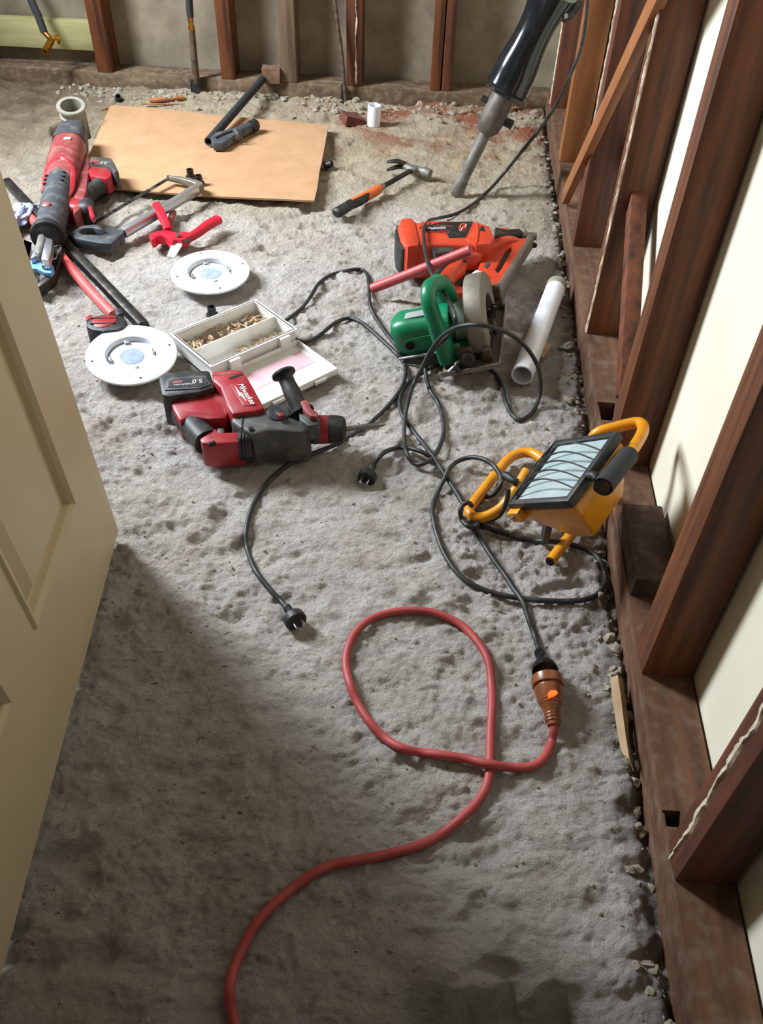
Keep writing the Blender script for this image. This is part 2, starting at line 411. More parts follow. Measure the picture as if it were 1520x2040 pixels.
# ------------------------------------------------------------------ walls
CEIL = 2.3
struct(MB().bounds(-1.75, WX+0.02, BWY, BWY+0.02, -0.06, CEIL).build('wall_back', 'render'))
struct(MB().bounds(WX, WX+0.02, -0.9, BWY, -0.06, CEIL).build('wall_right', 'cream'))
struct(MB().bounds(-1.78, WX+0.02, -0.9, BWY+0.02, CEIL, CEIL+0.02).build('ceiling', 'render'))  # unseen ceiling, added to cut the ambient light from above
k = MB()
for y0, y1, z0, z1 in ((-0.1, 1.68, -0.06, CEIL), (2.38, BWY, -0.06, CEIL), (1.68, 2.38, -0.06, 0.78), (1.68, 2.38, 2.02, CEIL)): k.bounds(-1.78, -1.755, y0, y1, z0, z1)
bmesh.ops.remove_doubles(k.bm, verts=k.bm.verts, dist=1e-5)
struct(k.build('wall_left', 'render'))  # unseen left wall, added to cut ambient light around the window opening
k = MB()
for y0, y1, z0, z1 in ((1.68, 1.71, 0.78, 2.02), (2.35, 2.38, 0.78, 2.02), (1.71, 2.35, 0.78, 0.81), (1.71, 2.35, 1.99, 2.02)): k.bounds(-1.79, -1.745, y0, y1, z0, z1)
struct(k.build('window_1', 'wood_up'))

# right hand bottom plate, with housings cut for old studs
def notched(b, x0, x1, segs):
    for y0, y1, xa, z1 in segs: b.bounds(xa, x1, y0, y1, -0.03, z1)
    return b
yA = at(0, 0, 0)
pl = MB(); ycur = 0.05
for y0, y1, xn in ((0.490, 0.511, 0.350), (1.272, 1.326, 0.362)):
    pl.bounds(PXF, WX-0.004, ycur, y0, -0.03, PT)
    pl.bounds(PXF, PXF+0.003, y0, y1, -0.03, PT-0.006); pl.bounds(PXF+0.003, xn, y0, y1, -0.03, -0.025)
    pl.bounds(xn, WX-0.004, y0, y1, -0.03, PT); ycur = y1
pl.bounds(PXF, WX-0.004, ycur, BY-0.002, -0.03, PT)
bmesh.ops.remove_doubles(pl.bm, verts=pl.bm.verts, dist=1e-5)
plate_r = pl.build('bottom_plate', 'wood_y')
tag(plate_r, 'long dusty timber bottom plate along the foot of the cream right wall', 'timber plate')
plate_b = MB().bounds(-1.72, WX-0.004, BY, BWY-0.002, -0.03, 0.042).build('bottom_plate', 'wood_x', bevel=0.004)
tag(plate_b, 'dirty weathered timber bottom plate along the foot of the cement back wall', 'timber plate')

def paint_strip(parent, p0, p1, width, outv, sidev, seed, gaps=0.25):
    """ragged ridge of old paint along a stud edge"""
    rnd = random.Random(seed); p0, p1 = V(p0), V(p1); n = int((p1-p0).length/0.008); b = MB(); o = V(outv); s = V(sidev)
    prev = None
    for i in range(n+1):
        q = p0.lerp(p1, i/n)
        w = width*max(0.12, rnd.uniform(0.4, 1.2)*(1-gaps*max(0, 0.9+2.2*noise.noise(V((i*0.11, seed, 5)))))); off = width*0.5*noise.noise(V((i*0.15, seed, 0)))
        h = rnd.uniform(0.0015, 0.0035)
        ring = [b.bm.verts.new(q+s*(off-w/2)), b.bm.verts.new(q+s*(off-w/4)+o*h), b.bm.verts.new(q+s*(off+w/4)+o*h), b.bm.verts.new(q+s*(off+w/2))]
        if prev:
            for k in range(3): b.face([prev[k], prev[k+1], ring[k+1], ring[k]])
        prev = ring
    return b.build('paint_residue', 'paint', parent, label='ragged white ridge of old paint')

def stud(x0, x1, y0, y1, z0, material, label, group, tilt=0.0):
    t = MB().bounds(x0, x1, y0, y1, z0, 1.55)
    for v in t.bm.verts: v.co.x += noise.noise(V((v.co.y*3, v.co.z, 1)))*0.001
    o = t.build('wall_stud', material, bevel=0.002)
    return tag(o, label, 'wall stud', group)
GR, GB = 'studs along the right wall', 'studs along the back wall'
XB = WX-0.006
def rstud(y0, y1, material, label): return stud(PXF, XB, y0, y1, PT, material, label, GR)
s = rstud(0.424, 0.470, 'wood_red', 'nearest red-brown stud on the right wall, paint ridge down its front')
paint_strip(s, (PXF, 0.450, PT), (PXF, 0.452, 1.0), 0.011, (-1, 0, 0), (0, 1, 0), 3)
rstud(0.709, 0.762, 'wood_up', 'wide brown stud between the nearest stud and the yellow work light')
rstud(1.150, 1.197, 'wood_up', 'tall brown stud standing just behind the yellow work light')
s = rstud(1.558, 1.605, 'wood_up', 'brown stud with a pale paint edge beside the short leaning post')
paint_strip(s, (PXF, 1.566, PT), (PXF, 1.566, 1.2), 0.011, (-1, 0, 0), (0, 1, 0), 5)
s = rstud(1.935, 1.98, 'wood_red', 'reddish stud with a thin white paint line crossed by the diagonal brace')
paint_strip(s, (PXF, 1.976, 0.25), (PXF, 1.976, 1.2), 0.007, (-1, 0, 0), (0, 1, 0), 6, 0.0)
rstud(2.425, 2.47, 'wood_brace', 'light orange-brown stud behind the demolition hammer cord')
s = rstud(2.83, 2.875, 'wood_red', 'dark red stud nearest the back corner, half hidden by the demolition hammer')
paint_strip(s, (PXF, 2.868, PT), (PXF, 2.868, 0.5), 0.014, (-1, 0, 0), (0, 1, 0), 8, 0.1)
def bstud(x0, x1, material, label, z0=0.042): return stud(x0, x1, BY, BWY-0.004, z0, material, label, GB)
bstud(-1.60, -1.548, 'wood_dark', 'dark stud at the far left end of the cement back wall')
bstud(-1.168, -1.118, 'wood_up', 'orange-brown stud right of the green-tinged pine board, scorched dark at its foot')
bstud(-0.749, -0.704, 'wood_up', 'orange-brown stud right of the lagged upright pipe')
bstud(-0.552, -0.497, 'wood_grey', 'weathered grey-brown stud beside the brown brick chunk')
s = bstud(-0.332, -0.281, 'wood_red', 'stud with a streak of white paint down its face behind the thin steel pipe')
paint_strip(s, (-0.300, BY, 0.05), (-0.303, BY, 0.9), 0.010, (0, -1, 0), (1, 0, 0), 11, 0.9)
bstud(-0.056, -0.022, 'wood_up', 'orange-brown stud of the joined pair left of the demolition hammer')
bstud(-0.018, 0.014, 'wood_red', 'dark red stud of the joined pair left of the demolition hammer')
# diagonal brace let in over the studs
def beam(p0, p1, w, d, wdir):
    p0, p1 = V(p0), V(p1); t = (p1-p0).normalized(); wv = (V(wdir)-t*V(wdir).dot(t)).normalized(); dv = t.cross(wv)
    A = [p0+wv*(i*w/2)+dv*(j*d/2) for i, j in ((-1, -1), (1, -1), (1, 1), (-1, 1))]
    return MB().hull8(A, [a+(p1-p0) for a in A])
q0, q1 = atx(1127, 392, PXF-0.004), atx(1306, 8, PXF-0.004)
q1 = q0+(q1-q0)*1.9
tag(beam(q0, q1, 0.040, 0.018, (0, 1, 0)).build('diagonal_brace', 'wood_brace', bevel=0.0015),
    'pale orange diagonal timber brace running across the right wall studs', 'brace')
q0 = atx(1246, 790, 0.362); q0.z = max(PT+0.001, q0.z); q1 = atx(1270, 384, 0.366)
p = beam(q0, q1, 0.034, 0.030, (0, 1, 0))
tag(p.build('short_post', 'wood_post', bevel=0.002), 'short broken-topped timber post leaning on the cream wall behind the tall stud', 'timber post')
# loose block on the plate
bt = [at(1226, 1001, 0.10), at(1303, 1004, 0.10), at(1332, 1150, 0.10), at(1246, 1151, 0.10)]
tag(MB().bounds(0.331, 0.393, bt[3].y, bt[0].y, PT, 0.10).build('timber_block', 'wood_dark', bevel=0.002),
    'dark timber block lying on the bottom plate behind the work light', 'timber block')
# treated pine nogging at the back left
tl, br_ = aty(0, 33, BWY-0.03), aty(186, 97, BWY-0.03)
tag(MB().bounds(-1.546, -1.170, BWY-0.042, BWY-0.004, br_.z-0.004, tl.z).build('timber_nogging', 'pine', bevel=0.003),
    'pale green treated pine board fixed between studs at the back left', 'timber board')

# ------------------------------------------------------------------ door
A = at(236, 1058, 0.012); Bp = at(0, 1950, 0.012)
D = (Bp-A); D.z = 0; D.normalize()
# up direction in the plane of the leaf that meets the photographed edge
nrm = D.cross(V((0, 0, 1))); nrm = nrm if nrm.x > 0 else -nrm
d1 = ray(0, 338)
# plane through A with normal nrm
t_ = (A-CPOS).dot(nrm)/d1.dot(nrm); E1 = CPOS+d1*t_
UPD = (E1-A).normalized()
def dpt(px, py):
    """leaf coordinates (along, up) of a pixel"""
    d = ray(px, py); q = CPOS+d*((A-CPOS).dot(nrm)/d.dot(nrm))-A
    # solve q = u*D + w*UPD
    c = D.dot(UPD); a1, a2 = q.dot(D), q.dot(UPD); det = 1-c*c
    return ((a1-c*a2)/det, (a2-c*a1)/det)
c1 = dpt(150, 1003); c2 = dpt(68, 1257); c3 = dpt(25, 1397); e1 = dpt(0, 573)
BOT = (c1[1]+c2[1])/2; R1 = c1[0]; L1 = c2[0]; R2 = c3[0]; WIDTH = max(0.76, R2+(L1-R1)+R1)
DH = 1.75
def dp(u, w, n=0.0): return A + D*u + UPD*w + nrm*n
T = 0.036
def dbox(b, u0, u1, w0, w1, n0, n1):
    return b.hull8([dp(u0, w0, n0), dp(u1, w0, n0), dp(u1, w1, n0), dp(u0, w1, n0)], [dp(u0, w0, n1), dp(u1, w0, n1), dp(u1, w1, n1), dp(u0, w1, n1)])
PH = 0.62
leaf = MB()
cols = [(R1, L1), (R2, R2+(L1-R1))]
rows = [(BOT, BOT+PH), (BOT+PH+0.12, DH-0.1)]
# core and framing members
dbox(leaf, 0, WIDTH, 0, DH, -T, -0.014)
us = [0, R1, L1, R2, R2+(L1-R1), WIDTH]
for i in (0, 2, 4): dbox(leaf, us[i], us[i+1], 0, DH, -0.014, 0)
for c0_, c1_ in cols:
    dbox(leaf, c0_, c1_, 0, BOT, -0.014, 0); dbox(leaf, c0_, c1_, rows[0][1], rows[1][0], -0.014, 0); dbox(leaf, c0_, c1_, rows[1][1], DH, -0.014, 0)
door = leaf.build('door_1', 'door'); struct(door)
for c0_, c1_ in cols:
    for r0_, r1_ in rows:
        k = MB()
        # moulded ring and raised field
        def ring(i0, n0, i1, n1):
            P0 = [dp(c0_+i0, r0_+i0, n0), dp(c1_-i0, r0_+i0, n0), dp(c1_-i0, r1_-i0, n0), dp(c0_+i0, r1_-i0, n0)]
            P1 = [dp(c0_+i1, r0_+i1, n1), dp(c1_-i1, r0_+i1, n1), dp(c1_-i1, r1_-i1, n1), dp(c0_+i1, r1_-i1, n1)]
            v0 = [k.bm.verts.new(p) for p in P0]; v1 = [k.bm.verts.new(p) for p in P1]
            for i in range(4): k.face([v0[i], v0[(i+1) % 4], v1[(i+1) % 4], v1[i]])
            return v1
        for a in ((0, 0, 0.003, 0.0045), (0.003, 0.0045, 0.008, 0.0045), (0.008, 0.0045, 0.012, -0.002), (0.012, -0.002, 0.014, -0.011), (0.014, -0.011, 0.022, -0.011), (0.022, -0.011, 0.042, -0.001)): v = ring(*a)
        k.face(v)
        k.build('door_panel', 'door', door, smooth=25)
# ================================================================== flat things on the floor
# cardboard sheet
card = thing('cardboard_sheet', 'large tan cardboard sheet lying flat on the rubble near the back wall', 'cardboard', at(400, 310, 0.004))
cq = [at(221, 209, 0.014), at(655, 249, 0.02), at(626, 400, 0.022), at(150, 372, 0.012)]
k = MB(); nu, nv = 40, 26; lay = []
for h in (0, -0.005):
    g = []
    for j in range(nv+1):
        row = []
        for i in range(nu+1):
            u, v = i/nu, j/nv
            p = (cq[0]*(1-u)+cq[1]*u)*(1-v)+(cq[3]*(1-u)+cq[2]*u)*v
            z = p.z + 0.006*noise.noise(V((u*2.2, v*1.6, 3))) + (-0.006 if 0 else 0)*u
            dx, dy = (u-0.35)/0.20, (v-0.52)/0.28
            rr = math.hypot(dx, dy)
            if 0.8 < rr < 1.0: z += -0.002*math.sin((rr-0.8)/0.2*math.pi)
            edge = 0.004*noise.noise(V((u*4, v*4, 8)))
            row.append(k.bm.verts.new(V((p.x+edge*(1 if i in (0, nu) else 0), p.y+edge*(1 if j in (0, nv) else 0), z+h))))
        g.append(row)
    lay.append(g)
for g in lay:
    for j in range(nv):
        for i in range(nu): k.face([g[j][i], g[j][i+1], g[j+1][i+1], g[j+1][i]])
a, b_ = lay
for i in range(nu):
    k.face([a[0][i], a[0][i+1], b_[0][i+1], b_[0][i]]); k.face([a[nv][i], a[nv][i+1], b_[nv][i+1], b_[nv][i]])
for j in range(nv):
    k.face([a[j][0], a[j+1][0], b_[j+1][0], b_[j][0]]); k.face([a[j][nu], a[j+1][nu], b_[j+1][nu], b_[j][nu]])
k.build('sheet', 'card', card)
def card_z(p): return 0.021

# downlights
def downlight(px, py, z, tilt, label):
    o = at(px, py, z); ax = V(tilt).normalized()
    t = thing('downlight', label, 'downlight', V((o.x, o.y, 0)), 'white downlights on the floor')
    R = 0.0905
    MB().lathe([(0.050, -0.002), (0.052, 0.0035), (0.056, 0.005), (R-0.004, 0.003), (R, 0.001), (R, -0.003), (R-0.004, -0.004), (0.050, -0.004)], o, ax, 64, True).build('rim', 'white', t)
    MB().lathe([(0.0515, 0.003), (0.048, -0.007), (0.044, -0.016), (0.0475, -0.022), (0.053, -0.004)], o, ax, 64, True).build('reflector', 'refl', t)
    MB().lathe([(0.0, -0.0045), (0.040, -0.0052), (0.0475, -0.0070), (0.047, -0.011), (0.0, -0.011)], o, ax, 48).build('lens', 'lens', t, label='frosted lens')
    MB().lathe([(0.0, -0.0038), (0.024, -0.0040), (0.0242, -0.0055), (0.0, -0.0055)], o, ax, 32).build('lamp_board', 'lensb', t, label='blue-grey disc seen through the lens')
    MB().lathe([(0.0, -0.0235), (0.046, -0.0235), (0.049, -0.008), (0.049, -0.006), (0.0, -0.016)], o, ax, 32).build('housing', 'metal', t)
    u = ax.cross(V((0, 1, 0))).normalized(); w = ax.cross(u)
    for q in range(4):
        an = q*math.pi/2+0.5
        d = u*math.cos(an)+w*math.sin(an)
        X = Matrix((d, ax.cross(d), ax)).transposed()
        MB().box(o+d*0.043+ax*-0.002, (0.006, 0.011, 0.006), X).build('spring_clip', 'chrome', t, bevel=0.001)
        MB().lathe([(0, 0.0042), (0.0022, 0.0042), (0.0022, 0.002), (0, 0.002)], o+d*0.078, ax, 10).build('screw_hole', 'holes', t)
    return t
downlight(262, 706, 0.034, (0.06, -0.10, 1), 'white round downlight overlapping the tape measure, beside the door')
downlight(419, 541, 0.026, (0.02, -0.05, 1), 'white round downlight lying in front of the red pipe cutter')

# small parts case, opened flat
def quad_box(k, q, z0, z1): return k.hull8([V((p.x, p.y, z0)) for p in q], [V((p.x, p.y, z1)) for p in q])
case = thing('parts_case', 'open clear plastic parts case with dusty tray and lid folded down behind the red drill', 'plastic case', at(500, 700, 0.0))
Z = 0.042
c0 = at(366, 655, Z); c3 = at(421, 728, Z); c2 = at(588, 655, Z); c1 = c0+(c2-c3)
ex = (c2-c3).normalized(); ey = (c0-c3); ey = (ey-ex*ey.dot(ex)).normalized(); LX = (c2-c3).length; LY = (c0-c3).dot(ey)
def cp(u, v, z): return V((c3.x, c3.y, z)) + ex*u + ey*v
XF = Matrix((ex, ey, V((0, 0, 1)))).transposed()
def cbox(k, u0, u1, v0, v1, z0, z1): return k.box(cp((u0+u1)/2, (v0+v1)/2, (z0+z1)/2), (u1-u0, v1-v0, z1-z0), XF)
k = MB(); zb = 0.003
cbox(k, 0, LX, 0, LY, zb, zb+0.002)
w = 0.0025
for (u0, u1, v0, v1) in ((0, LX, 0, w), (0, LX, LY-w, LY), (0, w, w, LY-w), (LX-w, LX, w, LY-w)): cbox(k, u0, u1, v0, v1, zb+0.002, Z)
k.build('tray', 'clear', case)
cbox(MB(), w, LX-w, LY*0.47, LY*0.47+0.003, zb+0.002, Z-0.002).build('divider', 'clear', case)
k = MB()
for (u0, u1, v0, v1) in ((-0.004, LX+0.004, -0.004, 0.004), (-0.004, LX+0.004, LY-0.004, LY+0.004), (-0.004, 0.004, 0.004, LY-0.004), (LX-0.004, LX+0.004, 0.004, LY-0.004)): cbox(k, u0, u1, v0, v1, Z-0.004, Z)
k.build('rim', 'clear', case, bevel=0.001)
LV = -at(657, 746, 0.014).__sub__(c3).dot(ey)
k = MB(); zl = 0.006
cbox(k, 0, LX, -LV, -0.008, zl, zl+0.002)
for (u0, u1, v0, v1) in ((0, LX, -LV, -LV+w), (0, LX, -0.010, -0.008), (0, w, -LV+w, -0.010), (LX-w, LX, -LV+w, -0.010)): cbox(k, u0, u1, v0, v1, zl+0.002, zl+0.014)
lid = k.build('lid', 'clear', case, bevel=0.0006)
cbox(MB(), 0.03, LX-0.012, -LV*0.58, -LV*0.22, zl+0.002, zl+0.0026).build('label_sheet', 'pink', lid, label='pink printed band')
cbox(MB(), LX*0.55, LX*0.88, -LV*0.99, -LV*0.80, zl+0.002, zl+0.0026).build('label_sheet', 'white', lid)
for u in (0.18, 0.78): cbox(MB(), LX*u, LX*u+0.025, -0.012, 0.002, Z-0.026, Z-0.002).build('hinge', 'clear', case, bevel=0.001)
for u in (0.2, 0.7): cbox(MB(), LX*u, LX*u+0.03, -LV-0.006, -LV, zl+0.002, zl+0.010).build('latch', 'clear', case, bevel=0.001)
k = MB(); rnd = random.Random(4)
for i in range(300):
    upper = i < 215
    u = rnd.uniform(0.04, 0.96)*LX; v = LY*(rnd.uniform(0.53, 0.93) if upper else rnd.uniform(0.06, 0.40))
    if not upper and u < LX*0.45: continue
    z = 0.009+rnd.uniform(0, 0.012 if upper else 0.005)
    a = rnd.uniform(0, 6.28); d = V((math.cos(a), math.sin(a), rnd.uniform(-.35, .35)))*rnd.uniform(0.005, 0.010)
    p = cp(u, v, z); k.sweep([p-d, p, p+d], [0.0028, 0.0024, 0.0016], 7)
tag(k.build('wall_plugs', 'tan'), 'heap of small tan wall plugs inside the clear parts case', 'wall plugs', kind='stuff')
o = cp(LX*0.30, LY*0.70, 0.030)
k = MB(); pts = [o+ex*(0.013*math.cos(a))+V((0, 0, 1))*(0.013*math.sin(a)) for a in [0.0, .5, 1.0, 1.57, 2.1, 2.6, 3.14]]
pts = [o-ex*0.0+V((0.021*1, 0, -0.011))] + pts
k.sweep(pts, [(0.0075, 0.0012)]*len(pts), 8, 3, n=6, up=ey)
tag(k.build('saddle_clip', 'clip', bevel=0), 'curved brown saddle clip standing in the clear parts case', 'clip')

# black stop caps
def cap(px, py, z, label, tip=(0, 0, 1)):
    o = at(px, py, z); 
    k = MB().lathe([(0, 0.004), (0.0075, 0.004), (0.0075, 0.022), (0.0095, 0.022), (0.0095, 0.003), (0.014, 0.003), (0.014, 0), (0, 0)], o, tip, 24)
    return tag(k.build('stop_cap', 'black', smooth=30), label, 'cap', 'small black caps')
cap(380, 353, 0.021, 'left of the two small black caps on the cardboard sheet')
cap(397, 365, 0.021, 'right of the two small black caps on the cardboard sheet')
cap(423, 628, 0.002, 'small black cap on the floor behind the clear parts case')
cap(648, 330, 0.004, 'small black cap half under the right edge of the cardboard sheet', (0.9, -0.1, 0.4))
cap(237, 200, 0.008, 'small black cap behind the far left corner of the cardboard sheet', (0.2, -0.6, 0.8))

# claw hammer
ham = thing('claw_hammer', 'claw hammer with orange and black grip lying left of the demolition hammer bit', 'hammer', at(760, 385, 0))
g0, g1, g2, g3 = at(672, 424, 0.018), at(700, 406, 0.018), at(735, 388, 0.018), at(759, 374, 0.02)
hd = at(822, 338, 0.024)
MB().sweep([g0+(g0-g1)*0.10, g0, g0*0.7+g1*0.3, g1], [(0.010, 0.008), (0.017, 0.013), (0.016, 0.0125), (0.015, 0.012)], 20, 3).build('handle_butt', 'black', ham)
MB().sweep([g1, g1*0.5+g2*0.5, g2, g2*0.35+g3*0.65, g3], [(0.0145, 0.0125), (0.0135, 0.012), (0.0150, 0.0125), (0.0150, 0.012), (0.009, 0.009)], 20, 3).build('grip', 'orangeh', ham, label='orange grip')
dirn = (g3-g0).normalized(); sd = V((dirn.y, -dirn.x, 0))
MB().sweep([g1+sd*0.006, g1*0.6+g2*0.4+sd*0.008, g1*0.25+g2*0.75+sd*0.0065, g2*0.6+g3*0.4+sd*0.006], [(0.008, 0.0125), (0.0085, 0.0125), (0.008, 0.0118), (0.003, 0.008)], 14, 4).build('grip_pad', 'black', ham, label='black rubber pad in the orange grip')
MB().lathe([(0, 0), (0.009, 0), (0.009, 0.009), (0, 0.009)], g3, dirn, 20).build('ferrule', 'metal', ham)
MB().sweep([g3, g3*0.5+hd*0.5, hd], [(0.0065, 0.0055)]*3, 14, 1, n=3).build('shaft', 'steeld', ham)
f0, f1, f2 = at(857, 347, 0.02), at(845, 342, 0.022), at(832, 337, 0.025)
hk = MB()
hk.sweep([f2, hd, at(808, 330, 0.026)], [(0.010, 0.010), (0.013, 0.012), (0.011, 0.010)], 16, 3)
hk.sweep([f0, f0*0.55+f1*0.45, f1, f1*0.5+f2*0.5, f2], [0.0125, 0.0135, 0.0135, 0.009, 0.010], 20)
hk.build('head', 'chisel', ham, label='worn steel head')
for pth in ([(810, 328, .030), (795, 322, .036), (783, 321, .036), (771, 323, .032)], [(808, 333, .020), (795, 332, .019), (783, 335, .016), (771, 339, .011)]):
    MB().sweep([at(*q) for q in pth], [(0.0085, 0.006), (0.0085, 0.006), (0.0075, 0.005), (0.006, 0.003)], 12, 4).build('claw', 'steeld', ham)

# hacksaw
hs = thing('hacksaw', 'hacksaw with black handle and silver frame lying left of the red pipe cutter', 'hacksaw', at(260, 440, 0))
k = MB()
outl = [(134, 465), (160, 449), (185, 446), (246, 456), (247, 462), (232, 474), (222, 485), (216, 487), (140, 473)]
hole = [(157, 461), (170, 453), (186, 453), (210, 463), (203, 467), (168, 466)]
def ring_slab(k, outer, inner, zt, zb):
    """slab with an opening: outlines must have the same number of points"""
    A = [[V((at(x, y, zt).x, at(x, y, zt).y, z)) for x, y in pts] for pts, z in ((outer, zt), (inner, zt), (inner, zb), (outer, zb))]
    R = [[k.bm.verts.new(p) for p in a] for a in A]; n = len(outer)
    for i in range(4):
        a, b = R[i], R[(i+1) % 4]
        for j in range(n): k.face([a[j], a[(j+1) % n], b[(j+1) % n], b[j]])
    return k
ring_slab(k, [(134, 465), (160, 449), (188, 446), (246, 457), (246, 463), (222, 485), (200, 484), (150, 475)],
             [(156, 461), (166, 454), (186, 453), (204, 458), (214, 463), (203, 468), (190, 467), (165, 466)], 0.030, 0.004)
k.build('handle', 'dgrey', hs, bevel=0.004, label='black plastic handle')
MB().slab([(206, 461), (225, 463), (226, 466), (207, 465)], 0.0295, 0.022).build('trigger_guard', 'black', hs, bevel=0.001)
k = MB(); fa, fb = at(246, 464, 0.022), at(392, 378, 0.036)
k.sweep([fa, fb], [(0.0105, 0.0125)]*2, 8, 1, n=5); k.build('frame_bar', 'chrome', hs, bevel=0.001, label='bright silver frame bar')
k = MB(); k.sweep([at(372, 387, .034), at(392, 377, .036), at(398, 372, .036), at(385, 366, .035), at(360, 359, .034), at(336, 355, .033)], [(0.010, 0.012), (0.0115, 0.012), (0.011, 0.0115), (0.009, 0.010), (0.007, 0.009), (0.005, 0.007)], 12, 4, n=4)
k.build('front_arm', 'alu', hs)
MB().lathe([(0, 0), (0.0045, 0), (0.0045, 0.008), (0, 0.008)], at(336, 356, 0.032), (0, 0, 1), 14).build('blade_pin', 'metal', hs)
ba, bb = at(181, 449, 0.017), at(334, 357, 0.033)
k = MB(); t = (bb-ba).normalized(); u = V((t.y, -t.x, 0)); n = 64
top, bot = [], []
for i in range(n+1):
    q = ba.lerp(bb, i/n); tooth = (0.0018 if i % 2 else 0) if i < 46 else 0
    top.append(q-u*(0.006+tooth)); bot.append(q+u*0.006)
for i in range(n):
    k.hull8([top[i], top[i+1], bot[i+1], bot[i]], [p+V((0, 0, 0.0012)) for p in (top[i], top[i+1], bot[i+1], bot[i])])
bmesh.ops.remove_doubles(k.bm, verts=k.bm.verts, dist=1e-6)
k.build('blade', 'steeld', hs, label='toothed dark blade')
MB().sweep([at(128, 474, .012), at(136, 470, .014)], [0.004, 0.005], 10).build('wing_nut', 'metal', hs)

# plastic pipe cutter
pc = thing('pipe_cutter', 'bright red pipe cutter with spread handles and open white blade', 'pipe cutter', at(360, 470, 0))
MB().sweep([at(335, 460, .028), at(329, 443, .032), at(320, 425, .036), at(311, 408, .036)], [(0.010, 0.010), (0.011, 0.010), (0.012, 0.009), (0.010, 0.008)], 14, 4, n=3).build('handle', 'redhot', pc)
MB().sweep([at(336, 462, .012), at(340, 440, .012), at(345, 423, .012)], [(0.009, 0.008)]*3, 12, 3).build('inner_lever', 'redd', pc, label='dull red inner lever')
MB().sweep([at(372, 476, .022), at(392, 465, .024), at(415, 448, .026), at(435, 437, .026)], [(0.010, 0.010), (0.0105, 0.010), (0.013, 0.010), (0.014, 0.010)], 14, 4, n=3).build('handle', 'redhot', pc)
MB().slab([(296, 466), (312, 460), (332, 457), (340, 459), (352, 463), (372, 460), (378, 467), (373, 475), (362, 478), (348, 476), (342, 482), (335, 478), (331, 471), (322, 468), (313, 470), (309, 475), (301, 477)], 0.032, 0.008).build('jaw_body', 'redhot', pc, bevel=0.003)
MB().slab([(346, 474), (362, 476), (363, 487), (347, 513), (333, 510)], 0.022, 0.019).build('blade', 'white', pc, label='white cutting blade')
MB().lathe([(0, 0), (0.0055, 0), (0.0055, 0.005), (0, 0.005)], at(355, 470, 0.034), (0, 0, 1), 16).build('pivot_screw', 'metal', pc)
MB().lathe([(0, 0), (0.006, 0), (0.006, 0.004), (0, 0.004)], at(373, 480, 0.034), (0.2, -0.5, 0.6), 16).build('spring_cap', 'black', pc)

# hand pipe cutter / clamp on the cardboard
cl = thing('tube_cutter', 'dark grey tube cutter lying on the cardboard sheet', 'tube cutter', at(465, 275, 0.02))
k = MB(); ring_slab(k, [(419, 272), (430, 263), (466, 253), (484, 253), (482, 263), (462, 272), (444, 285), (424, 284)],
                       [(430, 273), (438, 267), (462, 259), (469, 260), (464, 263), (454, 266), (439, 273), (432, 276)], 0.046, 0.022)
k.build('frame', 'dgrey', cl, bevel=0.004)
MB().sweep([at(472, 266, .038), at(490, 257, .038), at(502, 251, .038)], [(0.015, 0.014), (0.016, 0.014), (0.015, 0.014)], 14, 2, n=3).build('screw_barrel', 'dgrey', cl)
MB().lathe([(0, 0), (0.017, 0), (0.018, 0.003), (0.018, 0.022), (0.015, 0.026), (0, 0.026)], at(499, 253, .040), (at(512, 247, .04)-at(499, 253, .04)), 20).build('feed_knob', 'black', cl)
MB().sweep([at(468, 258, .05), at(474, 268, .052), at(470, 280, .03)], [(0.004, 0.003)]*3, 8, 3).build('retaining_band', 'alu', cl)

# black lagging tube lying from the cardboard up onto the brick
a_, c_ = at(415, 282, 0.034), at(524, 157, 0.055)
tag(MB().pipe(a_, c_, 0.0125, 0.009, 24).build('foam_tube', 'sockrub'), 'black foam tube propped from the cardboard onto the back plate', 'foam tube')

# tape measure
tm = thing('tape_measure', 'red and black tape measure peeking out behind the nearer downlight', 'tape measure', at(213, 660, 0))
outl = [(170, 640), (182, 629), (204, 625), (232, 625), (247, 628), (253, 636), (252, 648), (238, 656), (205, 660), (180, 656), (170, 650)]
MB().slab(outl, 0.052, 0.002, 0.03).build('case', 'black', tm, bevel=0.006)
MB().slab([(182, 637), (190, 631), (210, 628), (231, 628), (233, 636), (228, 644), (205, 652), (188, 650)], 0.0535, 0.045).build('face_plate', 'red', tm, bevel=0.002, label='red face')
for q in (((181, 634), (233, 633)), ((180, 645), (229, 643))):
    MB().sweep([at(q[0][0], q[0][1], .0535), at(q[1][0], q[1][1], .0535)], (0.0018, 0.0018), 8).build('rib', 'black', tm)
MB().slab([(169, 631), (181, 626), (186, 630), (172, 639)], 0.048, 0.030).build('lock_button', 'red', tm, bevel=0.002)
MB().slab([(226, 614), (243, 613), (246, 624), (232, 627)], 0.040, 0.012).build('belt_clip', 'black', tm, bevel=0.003)

